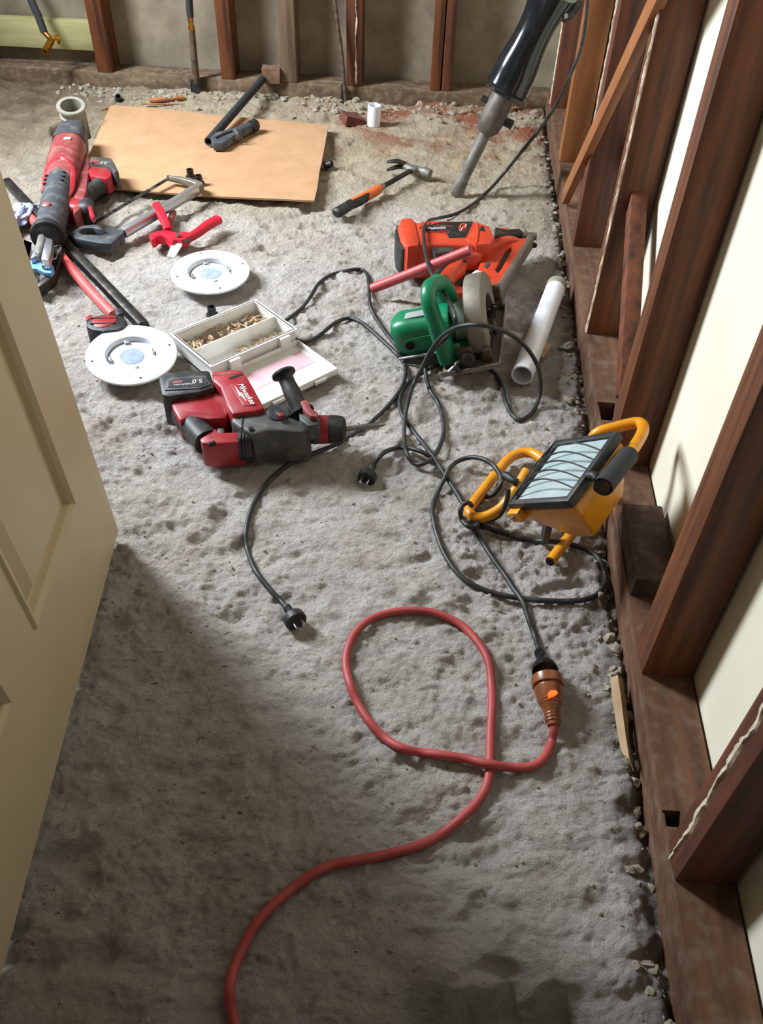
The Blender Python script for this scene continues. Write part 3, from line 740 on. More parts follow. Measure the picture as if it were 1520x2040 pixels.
# bolt cropper style handles left of centre
tag(MB().sweep([at(52, 425, .012), at(80, 455, .013), at(130, 520, .013), at(180, 580, .012), at(226, 628, .012)], 0.0115, 18, 5).build('salmon_bar', 'pinkbar'),
    'salmon red round bar lying under the press tool, next to the black bar', 'bar')
bb_ = MB().sweep([at(14, 362, .012), at(70, 422, .012)], [(0.011, 0.011)]*2, 8, 1, n=5)
bb_.sweep([at(70, 422, .012), at(140, 497, .012), at(287, 651, .012)], [(0.011, 0.011), (0.0125, 0.0125), (0.0125, 0.0125)], 8, 1, n=5)
bmesh.ops.remove_doubles(bb_.bm, verts=bb_.bm.verts, dist=1e-5)
tag(bb_.build('black_bar', 'steeld', bevel=0.001), 'long black square bar running under the press tool to the nearer downlight', 'bar')
tag(MB().sweep([at(35, 404, .02), at(85, 410, .03)], 0.0022, 8).build('thin_rod', 'metal'), 'thin metal rod between the blue rag and the press tool', 'rod')
k = MB()
g = bmesh.ops.create_icosphere(k.bm, subdivisions=4, radius=1)
o = at(32, 432, 0.02)
for v in g['verts']:
    q = v.co.copy(); r = 1+0.45*noise.noise(q*2.2)+0.2*noise.noise(q*6)
    v.co = o+V((q.x*0.030*r, q.y*0.062*r, q.z*0.020*r))
tag(k.build('rag', 'rag'), 'crumpled pale blue rag at the door edge beside the press tool', 'rag')

# ------------------------------------------------------------------ press tool
pt = thing('press_tool', 'dusty red and black battery pipe press tool with blue jaw link by the door', 'press tool', at(130, 420, 0))
AX0, AX1 = at(97, 464, 0.055), at(146, 268, 0.060)
ad = (AX1-AX0)
def ap(t): return AX0+ad*t
sdv = V((ad.y, -ad.x, 0)).normalized()
MB().sweep([ap(-0.03), ap(0.0), ap(0.02), ap(0.1), ap(0.25), ap(0.45), ap(0.60)], [0.036, 0.038, 0.035, 0.0345, 0.036, 0.037, 0.030], 28, 4).build('barrel', 'dgrey', pt, label='slate black barrel')
MB().lathe([(0.030, -0.004), (0.039, -0.004), (0.040, 0.004), (0.040, 0.014), (0.036, 0.018), (0.030, 0.010)], ap(-0.03), ad, 30, True).build('collar', 'black', pt)
MB().sweep([ap(0.42), ap(0.50), ap(0.62), ap(0.75), ap(0.86)], [(0.034, 0.030), (0.043, 0.037), (0.047, 0.043), (0.047, 0.044), (0.044, 0.042)], 28, 4, n=2.5).build('motor_housing', 'redd', pt)
MB().sweep([ap(0.84), ap(0.90), ap(0.98), ap(1.03), ap(1.05)], [(0.045, 0.043), (0.045, 0.043), (0.040, 0.040), (0.034, 0.034), (0.020, 0.020)], 28, 4, n=3).build('rear_cap', 'dgrey', pt)
up_ = V((0, 0, 1))
# orange frame round the barrel tail
MB().sweep([ap(0.25)+sdv*0.026+up_*0.01, ap(0.36)+sdv*0.034+up_*0.012, ap(0.50)+sdv*0.030+up_*0.026, ap(0.575)+up_*0.0415, ap(0.50)-sdv*0.030+up_*0.026, ap(0.36)-sdv*0.036+up_*0.004],
           [(0.006, 0.004), (0.010, 0.006), (0.010, 0.005), (0.008, 0.004), (0.010, 0.005), (0.006, 0.004)], 10, 4).build('housing_trim', 'red', pt)
MB().lathe([(0, 0), (0.0105, 0), (0.0105, 0.004), (0.008, 0.0055), (0, 0.0055)], ap(0.14)+V((-0.004, -0.008, 0.033)), (-0.05, -0.25, 1), 20).build('release_button', 'redd', pt)
for s_, w_ in ((0.36, 0.012), (0.40, 0.013), (0.44, 0.013)):
    for sg in (0.40, -0.7):
        c_ = ap(s_)+sdv*(0.037*sg)+up_*(0.0365*math.sqrt(max(0.0, 1-sg*sg)))
        MB().box(c_, (w_, 0.0035, 0.004), Matrix((sdv, ad.normalized(), up_)).transposed()).build('vent', 'holes', pt)
MB().box(ap(0.76)+up_*0.0445+sdv*0.008, (0.018, 0.012, 0.004), Matrix((sdv, ad.normalized(), up_)).transposed()).build('indicator_window', 'white', pt, bevel=0.001)
# spine from body to handle
MB().slab([(150, 330), (174, 300), (178, 330), (172, 380), (160, 415), (146, 425), (142, 400)], 0.062, 0.012).build('spine', 'redd', pt, bevel=0.006)
MB().sweep([at(135, 415, .035), at(150, 422, .036), at(172, 424, .036)], [(0.030, 0.028), (0.031, 0.030), (0.028, 0.028)], 20, 3, n=3).build('grip_foot', 'red', pt)
MB().sweep([at(168, 421, .036), at(180, 422, .037), at(188, 422, .036)], [(0.031, 0.030), (0.033, 0.032), (0.026, 0.026)], 20, 3, n=3).build('foot_bumper', 'black', pt)
MB().slab([(174, 407), (183, 410), (189, 430), (184, 436), (177, 425)], 0.070, 0.055).build('red_inlay', 'red', pt, bevel=0.003)
MB().sweep([at(158, 404, .038), at(175, 388, .038), at(192, 375, .040), at(204, 366, .042)], [(0.019, 0.020), (0.019, 0.020), (0.020, 0.021), (0.024, 0.024)], 20, 4).build('handle', 'black', pt)
MB().slab([(174, 338), (182, 330), (214, 332), (222, 341), (222, 350), (212, 356), (196, 353), (180, 350)], 0.066, 0.022).build('battery_mount', 'red', pt, bevel=0.006)
MB().slab([(177, 322), (180, 311), (221, 314), (227, 322), (236, 340), (228, 343), (219, 333), (205, 328)], 0.074, 0.024).build('battery_pack', 'grey', pt, bevel=0.004, label='dark battery pack')
lettering('5.0', pt, at(214, 324, 0.0745), at(200, 323, .074)-at(214, 324, .074), at(214, 334, .074)-at(214, 324, .074), 0.014, 'txt')
MB().slab([(182, 318), (198, 319), (197, 324), (182, 323)], 0.0748, 0.073).build('battery_label', 'redd', pt)
# jaw set
JX = Matrix((sdv, ad.normalized(), up_)).transposed()
MB().slab([(80, 466), (93, 465), (93, 490), (84, 504), (60, 515), (66, 496)], 0.060, 0.012).build('jaw_holder', 'chrome', pt, bevel=0.003)
MB().slab([(75, 467), (86, 464), (89, 472), (82, 499), (76, 507), (69, 500), (70, 488)], 0.074, 0.055).build('yoke_pin_plate', 'chisel', pt, bevel=0.004)
MB().slab([(91, 472), (105, 476), (102, 500), (96, 519), (81, 515), (86, 492)], 0.072, 0.050).build('roller_carrier', 'chrome', pt, bevel=0.003)
MB().slab([(60, 517), (78, 521), (95, 522), (105, 527), (107, 536), (101, 544), (88, 542), (74, 535), (58, 534)], 0.046, 0.034).build('link_plate', 'blue', pt, bevel=0.002, label='blue link plate')
MB().lathe([(0, 0), (0.0078, 0), (0.0085, 0.004), (0.0085, -0.004)], at(92, 533, 0.048), (0, 0, 1), 20).build('link_bolt', 'metal', pt)
MB().slab([(104, 496), (108, 488), (118, 487), (125, 493), (122, 508), (118, 521), (112, 535), (108, 549), (92, 562), (78, 571), (72, 566), (84, 552), (100, 545), (108, 536), (107, 525), (100, 518)], 0.034, 0.008).build('jaw', 'steeld', pt, bevel=0.003)
MB().sweep([at(103, 517, .0345), at(111, 514, .0345), at(115, 503, .0345), at(121, 494, .0345), at(117, 488, .0345), at(108, 491, .0345)], (0.0022, 0.0014), 8, 4).build('jaw_edge', 'chrome', pt)
MB().slab([(50, 480), (61, 484), (58, 500), (48, 520), (40, 560), (62, 572), (74, 567), (78, 553), (70, 545), (56, 540), (52, 515)], 0.030, 0.006).build('jaw', 'metal', pt, bevel=0.003)

# ------------------------------------------------------------------ rotary hammer drill
rh = thing('rotary_hammer_drill', 'red and dark grey battery rotary hammer lying in front of the clear parts case', 'rotary hammer', at(500, 850, 0))
ZT = 0.085
MB().slab([(316, 752), (325, 742), (372, 737), (417, 737), (428, 771), (398, 780), (336, 789), (322, 786)], ZT, 0.012).build('battery_pack', 'black', rh, bevel=0.005)
bl = MB().slab([(331, 757), (342, 752), (408, 748), (421, 765), (397, 773), (328, 777)], ZT+0.0022, ZT-0.003).build('battery_label', 'dgrey', rh, bevel=0.001)
MB().slab([(337, 760), (345, 755), (405, 751), (415, 763), (396, 769), (335, 772)], ZT+0.003, ZT).build('label_inset', 'black', bl)
lettering('5.0', bl, at(404, 755.5, ZT+0.003), at(380, 757.5, ZT)-at(404, 755.5, ZT), at(405, 764, ZT)-at(404, 755.5, ZT), 0.016, 'txt')
lettering('LITHIUM-ION', bl, at(388, 763, ZT+0.003), at(350, 766, ZT)-at(388, 763, ZT), at(389, 770, ZT)-at(388, 763, ZT), 0.0062, 'txt')
MB().slab([(344, 759), (364, 757.5), (364, 762), (344, 763.5)], ZT+0.0036, ZT+0.002).build('label_badge', 'redd', bl)
MB().slab([(331, 777), (354, 776), (384, 774), (424, 768), (446, 790), (455, 820), (450, 832), (412, 834), (378, 828), (358, 838), (345, 815)], ZT-0.014, 0.02).build('rear_body', 'red', rh, bevel=0.006)
MB().slab([(361, 776), (384, 774), (381, 790), (360, 792)], ZT-0.009, ZT-0.03).build('battery_release', 'red', rh, bevel=0.003)
MB().slab([(422, 739), (470, 735), (484, 738), (494, 752), (528, 812), (508, 818), (462, 824), (452, 806), (438, 770), (424, 758)], ZT+0.006, 0.018).build('motor_housing', 'red', rh, bevel=0.005)
ms = MB().slab([(458, 765), (484, 757), (514, 806), (484, 808)], ZT+0.0075, ZT+0.004).build('name_panel', 'red', rh, bevel=0.0012)
p0 = at(473, 766, ZT+0.0078); p1 = at(503, 811, ZT+0.0078)
lettering('Milwaukee', ms, p0, p1-p0, at(484, 757, ZT)-at(470, 763, ZT), 0.0155, 'txt', shear=0.35)
b0 = [at(x, y, ZT+0.0079) for x, y in ((467, 768), (478, 782), (482, 783), (492, 800), (481, 789), (477, 789))]
MB().prism(b0, (0, 0, 0.0005)).build('lightning_flash', 'txt', ms)
for q in ([(424, 744), (474, 739), (475, 743), (425, 748)], [(456, 752), (482, 743), (484, 747), (458, 756)], [(482, 803), (510, 805), (509, 809), (483, 808)]):
    MB().slab(q, ZT+0.0064, ZT+0.003).build('vent', 'holes' if q[0][0] > 430 else 'redd', rh)
MB().slab([(462, 823), (472, 815), (508, 812), (524, 818), (540, 822), (556, 818), (588, 826), (612, 836), (620, 846), (617, 857), (604, 862), (560, 858), (530, 858), (508, 866), (498, 862), (474, 850), (458, 838)], ZT-0.004, 0.006, 0.02).build('gear_housing', 'grey', rh, bevel=0.008, bseg=3)
MB().sweep([at(500, 814, ZT-0.004), at(486, 824, ZT-0.004), at(482, 840, ZT-0.004), at(482, 852, ZT-0.005)], (0.0035, 0.0012), 10, 4).build('seam_band', 'black', rh)
for q in ((469, 827), (500, 855)):
    MB().lathe([(0, 0), (0.0045, 0), (0.0045, 0.003), (0, 0.003)], at(q[0], q[1], ZT-0.0035), (0, 0, 1), 14).build('screw_hole', 'holes', rh)
MB().lathe([(0, 0), (0.0215, 0), (0.0215, 0.004), (0.019, 0.007), (0, 0.007)], at(555, 826, ZT-0.006), (0.05, -0.1, 1), 28).build('mode_dial', 'black', rh)
MB().slab([(546, 818), (560, 816), (566, 823), (552, 827)], ZT+0.008, ZT).build('dial_lever', 'black', rh, bevel=0.002)
MB().slab([(554, 822), (564, 821), (565, 827), (555, 829)], ZT+0.0095, ZT).build('dial_button', 'red', rh, bevel=0.001)
MB().sweep([at(366, 824, .046), at(376, 838, .046), at(394, 860, .046), at(412, 880, .046)], [(0.0235, 0.024), (0.024, 0.024), (0.0225, 0.023), (0.0235, 0.024)], 22, 4, n=2.5).build('grip', 'black', rh, label='black ribbed grip')
MB().slab([(397, 874), (412, 862), (421, 853), (430, 853), (437, 861), (474, 860), (484, 864), (486, 876), (478, 880), (420, 884), (402, 882)], ZT-0.020, 0.008).build('trigger_housing', 'red', rh, bevel=0.006)
MB().slab([(432, 852), (446, 852), (448, 862), (434, 864)], ZT-0.025, 0.03).build('trigger', 'grey', rh, bevel=0.003)
MB().slab([(415, 881), (427, 876), (429, 881), (417, 885)], ZT-0.017, ZT-0.024).build('reverse_switch', 'holes', rh, bevel=0.001)
k = MB()
for i in range(4):
    x = 480+i*6.5
    k.sweep([at(x, 880+i*0.2, .042), at(x+4.2, 880+i*0.2, .042)], [(0.030-0.001*i, 0.030)]*2, 20, 1, n=4)
k.sweep([at(478, 880, .042), at(506, 881, .042)], [(0.027, 0.027)]*2, 20, 1, n=4)
k.build('bellows', 'black', rh)
c0_, c1_ = at(612, 856, .046), at(690, 855, .046); cdx = (c1_-c0_).normalized()
def cq_(t): return c0_+(c1_-c0_)*t
MB().sweep([cq_(-0.15), cq_(0.0), cq_(0.32)], [0.030, 0.027, 0.0255], 26).build('nose', 'black', rh)
MB().sweep([cq_(0.16), cq_(0.17), cq_(0.30)], [0.026, 0.0272, 0.0268], 26).build('nose_ring', 'grey', rh)
MB().sweep([cq_(0.30), cq_(0.31), cq_(0.53), cq_(0.54)], [0.0255, 0.0268, 0.0262, 0.025], 26).build('chuck_ring', 'red', rh)
MB().sweep([cq_(0.54), cq_(0.56), cq_(0.75), cq_(0.90), cq_(0.98), cq_(1.0)], [0.025, 0.0262, 0.026, 0.024, 0.018, 0.012], 26).build('chuck', 'black', rh)
d0, d1, d2 = cq_(0.98), at(730, 849, .048), at(769, 845, .050)
k = MB(); k.sweep([d0, d0.lerp(d1, .4), d1], [0.0048, 0.0048, 0.0048], 12); k.sweep([d1, d1.lerp(d2, .85), d2], [0.0044, 0.0040, 0.0012], 10)
bit = k.build('drill_bit', 'metal', rh)
s0, s1 = at(600, 822, .082), at(566, 747, .118); sa = s1-s0
MB().sweep([s0, s0+sa*0.15, s0+sa*0.5, s0+sa*0.75, s0+sa*0.97], [0.0145, 0.0148, 0.0162, 0.0142, 0.0145], 22, 3).build('side_handle', 'black', rh)
MB().lathe([(0, -0.003), (0.016, -0.003), (0.0225, 0.0), (0.0225, 0.004), (0.012, 0.006), (0.008, 0.003), (0, 0.003)], s1, sa, 30).build('handle_end_flange', 'black', rh)
MB().lathe([(0, -0.002), (0.0245, -0.002), (0.0245, 0.003), (0, 0.003)], s0, sa, 30).build('handle_base_flange', 'black', rh)
MB().slab([(592, 812), (600, 806), (626, 820), (638, 834), (634, 846), (614, 848), (598, 836)], 0.094, 0.060).build('handle_clamp', 'grey', rh, bevel=0.003)
MB().slab([(598, 798), (612, 795), (620, 812), (635, 822), (632, 830), (618, 828), (604, 814)], 0.106, 0.094).build('clamp_lever', 'redd', rh, bevel=0.003, label='red clamp lever')

# ------------------------------------------------------------------ nail gun
ng = thing('nail_gun', 'orange-red cordless framing nailer lying behind the green circular saw', 'nail gun', at(920, 510, 0))
ZN = 0.10
MB().slab([(792, 448), (800, 436), (819, 435), (832, 442), (867, 438), (948, 440), (975, 450), (984, 472), (972, 486), (950, 489), (885, 486), (849, 487), (808, 490), (798, 474)], ZN, 0.03).build('motor_housing', 'orange', ng, bevel=0.009, bseg=3)
MB().slab([(797, 440), (800, 434), (820, 433), (827, 440), (836, 480), (834, 488), (812, 491), (803, 470)], ZN+0.004, 0.03).build('rear_cover', 'orange', ng, bevel=0.005)
MB().slab([(799, 480), (845, 486), (905, 478), (960, 482), (985, 478), (988, 486), (968, 496), (956, 506), (930, 508), (905, 502), (862, 500), (820, 501), (804, 496)], ZN-0.016, 0.012).build('lower_housing', 'orange', ng, bevel=0.008, bseg=3)
MB().slab([(787, 456), (792, 445), (797, 450), (808, 488), (806, 496), (799, 494), (790, 478)], ZN-0.010, 0.016).build('end_cap', 'black', ng, bevel=0.005)
MB().slab([(860, 492), (880, 486), (918, 485), (900, 499), (868, 505)], ZN-0.008, ZN-0.03).build('dark_inlay', 'grey', ng, bevel=0.003)
pan = MB().slab([(839, 459), (846, 454), (852, 449), (876, 442), (942, 441), (938, 450), (927, 472), (894, 473), (889, 463), (842, 461)], ZN+0.0015, ZN-0.003).build('name_panel', 'black', ng, bevel=0.0008)
zz = ZN+0.0016
lettering('Paslode', pan, at(852, 457.5, zz), at(886, 455.5, zz)-at(852, 457.5, zz), at(853, 450, zz)-at(852, 457, zz), 0.0145, 'txt')
MB().sweep([at(847, 462, zz), at(893, 463, zz), at(903, 451, zz), at(868, 448.5, zz)], (0.0011, 0.0006), 6).build('panel_line', 'txtr', pan)
k = MB()
for pth in ([(916, 458), (918, 448), (924, 446), (928, 449), (926, 454), (919, 455)],): k.sweep([at(x, y, zz+0.0005) for x, y in pth], (0.0022, 0.0006), 8, 4)
k.build('logo_letter', 'txtr', pan)
MB().sweep([at(x, y, zz+0.0009) for x, y in ((915, 459), (919, 459), (922, 452), (929, 450), (928, 446))], (0.0009, 0.0005), 6, 3).build('logo_outline', 'txt', pan)
for i in range(4):
    MB().slab([(833+i*4.5, 452-i*0.5), (841+i*4.5, 441), (844+i*4.5, 441), (836+i*4.5, 453-i*0.5)], ZN+0.0035, ZN-0.005).build('cooling_rib', 'orange', ng, bevel=0.001)
MB().slab([(926, 476), (940, 460), (950, 442), (976, 450), (985, 472), (978, 484), (950, 488)], ZN+0.003, ZN-0.04).build('front_cover', 'orange', ng, bevel=0.004)
MB().sweep([at(950, 443, ZN+.003), at(952, 460, ZN+.004), at(949, 486, ZN+.003)], (0.0022, 0.0022), 8, 3).build('cover_rib', 'orange', ng)
MB().slab([(955, 459), (959, 449), (964, 452), (967, 461)], ZN+0.0036, ZN).build('vent', 'holes', ng)
MB().sweep([at(985, 470, .062), at(1010, 472, .060), at(1034, 468, .055)], [(0.020, 0.018), (0.016, 0.016), (0.012, 0.014)], 14, 2, n=3).build('nose_block', 'steeld', ng)
MB().sweep([at(1020, 470, .055), at(1048, 470, .050), at(1068, 471, .048)], [(0.008, 0.008), (0.0105, 0.010), (0.009, 0.009)], 14, 2).build('nose_tip', 'alu', ng)
MB().slab([(1050, 476), (1070, 486), (1055, 488), (1044, 484)], 0.04, 0.03).build('nose_teeth', 'steeld', ng)
MB().slab([(998, 454), (1012, 452), (1013, 459), (1000, 460)], 0.075, 0.055).build('depth_adjuster', 'orange', ng, bevel=0.002)
MB().sweep([at(956, 512, .06), at(968, 500, .066), at(990, 487, .066), at(1015, 480, .062), at(1034, 483, .056)], [(0.013, 0.012), (0.013, 0.012), (0.013, 0.012), (0.012, 0.011), (0.010, 0.009)], 12, 4, n=3).build('magazine_bracket', 'orange', ng)
k = MB(); ring_slab(k, [(960, 516), (985, 494), (1012, 477), (1048, 474), (1046, 486), (1018, 529), (988, 568), (950, 540)],
                       [(985, 538), (1000, 512), (1008, 496), (1018, 492), (1020, 497), (1010, 515), (998, 538), (992, 544)], 0.064, 0.018)
k.build('magazine', 'orange', ng, bevel=0.003)
MB().slab([(984, 540), (1006, 500), (1022, 490), (1018, 505), (994, 546)], 0.055, 0.045).build('magazine_window', 'grey', ng, bevel=0.001)
MB().slab([(964, 530), (972, 520), (977, 524), (969, 534)], 0.066, 0.06).build('magazine_badge', 'dgrey', ng, bevel=0.0006)
MB().sweep([at(1056, 482, .045), at(987, 590, .045)], [(0.009, 0.020)]*2, 8, 1, n=6).build('magazine_rail', 'alu', ng, bevel=0.001)
MB().sweep([at(912, 520, .055), at(911, 536, .055), at(895, 551, .055), at(886, 568, .055), at(885, 582, .052)], [(0.022, 0.022), (0.021, 0.022), (0.020, 0.021), (0.019, 0.020), (0.020, 0.022)], 20, 4).build('grip', 'orange', ng)
MB().sweep([at(890, 540, .045), at(877, 555, .045), at(870, 572, .045)], [(0.018, 0.020), (0.019, 0.021), (0.018, 0.020)], 18, 3).build('grip_backing', 'black', ng)
MB().slab([(880, 570), (898, 566), (928, 570), (930, 580), (905, 586), (884, 580)], 0.058, 0.012).build('battery_foot', 'orange', ng, bevel=0.005)
MB().slab([(918, 520), (952, 527), (948, 545), (920, 560), (900, 575), (908, 545)], 0.045, 0.010).build('inner_frame', 'steeld', ng, bevel=0.003)
MB().slab([(938, 545), (948, 537), (964, 541), (970, 548), (955, 555), (942, 552)], 0.072, 0.050).build('magazine_latch', 'white', ng, bevel=0.002, label='white scuffed latch')
for q in ((898, 566), (820, 491), (925, 521)):
    MB().lathe([(0, 0), (0.0048, 0), (0.0048, 0.004), (0, 0.004)], at(q[0], q[1], 0.079), (0, 0, 1), 12).build('screw', 'holes', ng)

# faded red tube across the nailer
tag(MB().sweep([at(742, 575, .018), at(938, 498, .150)], 0.0115, 20).build('red_tube', 'redtube'), 'faded red tube lying against the orange nail gun', 'tube')
# ================================================================== circular saw
SO = at(881, 752, 0.006)
ev = V((0.073, 0.997, 0)).normalized()
e0 = V((ev.y, -ev.x, 0)); roll = math.radians(19)
eu = e0*math.cos(roll)+V((0, 0, 1))*math.sin(roll); ew = -e0*math.sin(roll)+V((0, 0, 1))*math.cos(roll)
SX = Matrix((eu, ev, ew)).transposed()
def sp(u, v, w): return SO+eu*u+ev*v+ew*w
saw = thing('circular_saw', 'green circular saw with worn alloy blade guard tipped over beside the white pipe', 'circular saw', V((SO.x, SO.y+0.1, 0)))
def sbox(u0, u1, v0, v1, w0, w1): return MB().box(sp((u0+u1)/2, (v0+v1)/2, (w0+w1)/2), (u1-u0, v1-v0, w1-w0), SX)
# shoe: plate with turned-up edges and openings
k = MB()
for a in ((0, 0.012, 0, 0.265), (0.112, 0.122, 0, 0.265), (0.012, 0.112, 0, 0.035), (0.012, 0.112, 0.225, 0.265), (0.012, 0.060, 0.035, 0.225), (0.082, 0.112, 0.035, 0.225)):
    k.box(sp((a[0]+a[1])/2, (a[2]+a[3])/2, 0.0015), (a[1]-a[0], a[3]-a[2], 0.003), SX)
k.box(sp(0.0605, 0.001, 0.005), (0.123, 0.0025, 0.010), SX); k.box(sp(0.1215, 0.1325, 0.006), (0.0025, 0.265, 0.012), SX)
k.build('shoe', 'alu', saw)
# guard shell
def guard(cu, th, r0, v_c, w_c, a0, a1, r1=0.0, n=36):
    k = MB(); o, i = [], []
    for q in range(n+1):
        a = a0+(a1-a0)*q/n
        o.append((math.cos(a)*r0, math.sin(a)*r0)); i.append((math.cos(a)*r1, math.sin(a)*r1))
    A = [[k.bm.verts.new(sp(cu+s_*th/2, v_c+p[0], w_c+p[1])) for p in L_] for L_, s_ in ((o, -1), (o, 1), (i, 1), (i, -1))]
    for q in range(4):
        x, y = A[q], A[(q+1) % 4]
        for j in range(n): k.face([x[j], x[j+1], y[j+1], y[j]])
    for j in (0, n): k.face([A[q][j] for q in range(4)])
    return k
GC = (0.135, 0.028)
guard(0.083, 0.040, 0.104, GC[0], GC[1], math.radians(-4), math.radians(184), 0.058).build('blade_guard', 'alu', saw, bevel=0.008, bseg=3)
guard(0.070, 0.012, 0.090, GC[0], GC[1], math.radians(-4), math.radians(184), 0.012).build('guard_web', 'alu', saw, bevel=0.002)
guard(0.092, 0.016, 0.074, GC[0], GC[1], math.radians(185), math.radians(350), 0.030).build('lower_guard', 'steeld', saw, bevel=0.004)
k = MB(); n = 48; pr = []
for q in range(n*2):
    a = 2*math.pi*q/(n*2); r = 0.078 if q % 2 else 0.073
    pr.append((math.cos(a)*r, math.sin(a)*r))
k.hull8([sp(0.083, GC[0]+p[0], GC[1]+p[1]) for p in pr], [sp(0.0845, GC[0]+p[0], GC[1]+p[1]) for p in pr])
k.build('blade', 'rust', saw)
MB().lathe([(0, 0), (0.013, 0), (0.013, 0.004), (0.007, 0.005), (0.007, 0.011), (0, 0.011)], sp(0.085, *GC), eu, 24).build('blade_bolt', 'rust', saw)
# gear case and motor
MB().sweep([sp(0.066, 0.115, 0.056), sp(0.040, 0.108, 0.056), sp(0.022, 0.100, 0.058)], [(0.045, 0.045), (0.042, 0.042), (0.036, 0.036)], 24).build('gear_case', 'palegreen', saw)
MB().sweep([sp(0.026, 0.098, 0.059), sp(-0.02, 0.096, 0.061), sp(-0.076, 0.094, 0.064), sp(-0.094, 0.094, 0.064)], [(0.043, 0.040), (0.042, 0.040), (0.042, 0.040), (0.034, 0.032)], 28, 3, n=3.2, up=ev).build('motor_body', 'green', saw)
MB().lathe([(0, 0), (0.010, 0), (0.010, 0.003), (0, 0.003)], sp(-0.060, 0.053, 0.056), -ev, 20).build('brush_cap', 'holes', saw)
MB().box(sp(-0.028, 0.0545, 0.056), (0.080, 0.003, 0.030), SX).build('side_recess', 'green', saw, bevel=0.0012)
MB().box(sp(-0.040, 0.088, 0.1045), (0.044, 0.022, 0.003), SX).build('rating_label', 'label', saw, bevel=0.0005)
MB().sweep([sp(-0.092, 0.050, 0.030), sp(0.010, 0.046, 0.032)], [0.0035, 0.0035], 10).build('fence_rod', 'metal', saw)
# handle loop over the motor
hp = [sp(0.014, 0.040, 0.014), sp(0.012, 0.038, 0.060), sp(0.008, 0.042, 0.115), sp(0.006, 0.052, 0.150), sp(0.008, 0.074, 0.163), sp(0.014, 0.104, 0.154), sp(0.018, 0.134, 0.136), sp(0.022, 0.142, 0.090)]
MB().sweep(hp, [(0.020, 0.021), (0.019, 0.019), (0.0175, 0.016), (0.017, 0.015), (0.016, 0.0145), (0.016, 0.015), (0.018, 0.018), (0.022, 0.022)], 20, 5, n=2.6, up=eu).build('handle', 'green', saw)
MB().sweep([sp(0.010, 0.050, 0.070), sp(0.016, 0.080, 0.060), sp(0.020, 0.120, 0.070), sp(0.022, 0.142, 0.092)], [(0.018, 0.020), (0.020, 0.018), (0.020, 0.018), (0.020, 0.020)], 16, 4, n=3, up=eu).build('handle_root', 'green', saw)
MB().box(sp(0.012, 0.075, 0.150), (0.012, 0.024, 0.018), SX).build('trigger', 'black', saw, bevel=0.003)
sbox(-0.004, 0.052, 0.030, 0.085, 0.008, 0.034).build('motor_foot', 'green', saw, bevel=0.005)
sbox(0.024, 0.042, 0.046, 0.056, 0.030, 0.040).build('sight_notch', 'palegreen', saw, bevel=0.001)
# front quadrant, levers and springs
sbox(0.040, 0.070, 0.018, 0.030, 0.003, 0.045).build('front_bracket', 'rust', saw, bevel=0.002)
sbox(0.088, 0.106, 0.020, 0.034, 0.003, 0.034).build('front_bracket', 'rust', saw, bevel=0.002)
MB().lathe([(0, 0), (0.014, 0), (0.014, 0.012), (0.008, 0.016), (0, 0.016)], sp(0.060, 0.018, 0.024), -ev+0.3*ew, 20).build('bevel_knob', 'steeld', saw)
MB().sweep([sp(0.052, 0.020, 0.020), sp(0.034, 0.004, 0.022), sp(0.040, -0.006, 0.008)], [0.006, 0.005, 0.007], 10, 3).build('bevel_lever', 'steeld', saw)
MB().sweep([sp(0.012, 0.012, 0.004), sp(0.030, 0.020, 0.014), sp(0.036, 0.050, 0.010)], [(0.005, 0.002)]*3, 8, 3).build('fence_clamp', 'metal', saw)
MB().box(sp(0.110, 0.228, 0.030), (0.016, 0.020, 0.055), SX).build('rear_bracket', 'rust', saw, bevel=0.002)
k = MB(); pts = [sp(0.104+0.006*math.cos(q*0.9), 0.170+0.0022*q, 0.030+0.006*math.sin(q*0.9)) for q in range(36)]
k.sweep(pts, 0.0016, 6).build('guard_spring', 'steeld', saw)
MB().sweep([sp(0.108, 0.10, 0.055), sp(0.110, 0.105, 0.030), sp(0.106, 0.115, 0.012)], [0.006, 0.005, 0.007], 10, 3).build('guard_lever', 'rust', saw)

# ================================================================== pipes on the floor
def pipe_thing(a, b, ro, ri, material, name, label, cat, cap=None):
    t = thing(name, label, cat, V(((a.x+b.x)/2, (a.y+b.y)/2, min(a.z, b.z)-ro)))
    MB().pipe(a, b, ro, ri, 32).build('pipe_wall', material, t, smooth=50)
    if cap: cap(t)
    return t
pa, pb = at(1040, 748, 0.024), at(1106, 577, 0.024)
t = pipe_thing(pa, pb, 0.0225, 0.0195, 'pvc', 'pvc_pipe', 'long white plastic pipe lying between the green saw and the right wall', 'pipe')
MB().lathe([(0, 0), (0.0215, 0), (0.0235, 0.003), (0.0235, 0.022), (0.019, 0.026), (0, 0.026)], pb, pb-pa, 28).build('end_socket', 'pvcgrey', t, label='grey socket on the far end')
s0 = at(744, 246, 0.0); s0 = V((s0.x, s0.y, -0.01))
t = thing('pipe_stub', 'short white plastic pipe stub standing upright near the back wall', 'pipe stub', s0)
MB().pipe(s0, s0+V((0.002, 0, 0.066)), 0.0205, 0.0175, 28).build('pipe_wall', 'pvc', t, smooth=50)
dr = thing('drain_stub', 'grey plastic drain pipe stub with collar rising from a pit at the back left', 'drain pipe', V((DRAIN.x, DRAIN.y, -0.05)))
top = at(141, 211, 0.075); base = V((DRAIN.x, DRAIN.y, -0.06)); ax = top-base
MB().pipe(base, top, 0.0345, 0.0305, 36).build('pipe_wall', 'pvcgrey', dr, smooth=50)
axn = ax.normalized()
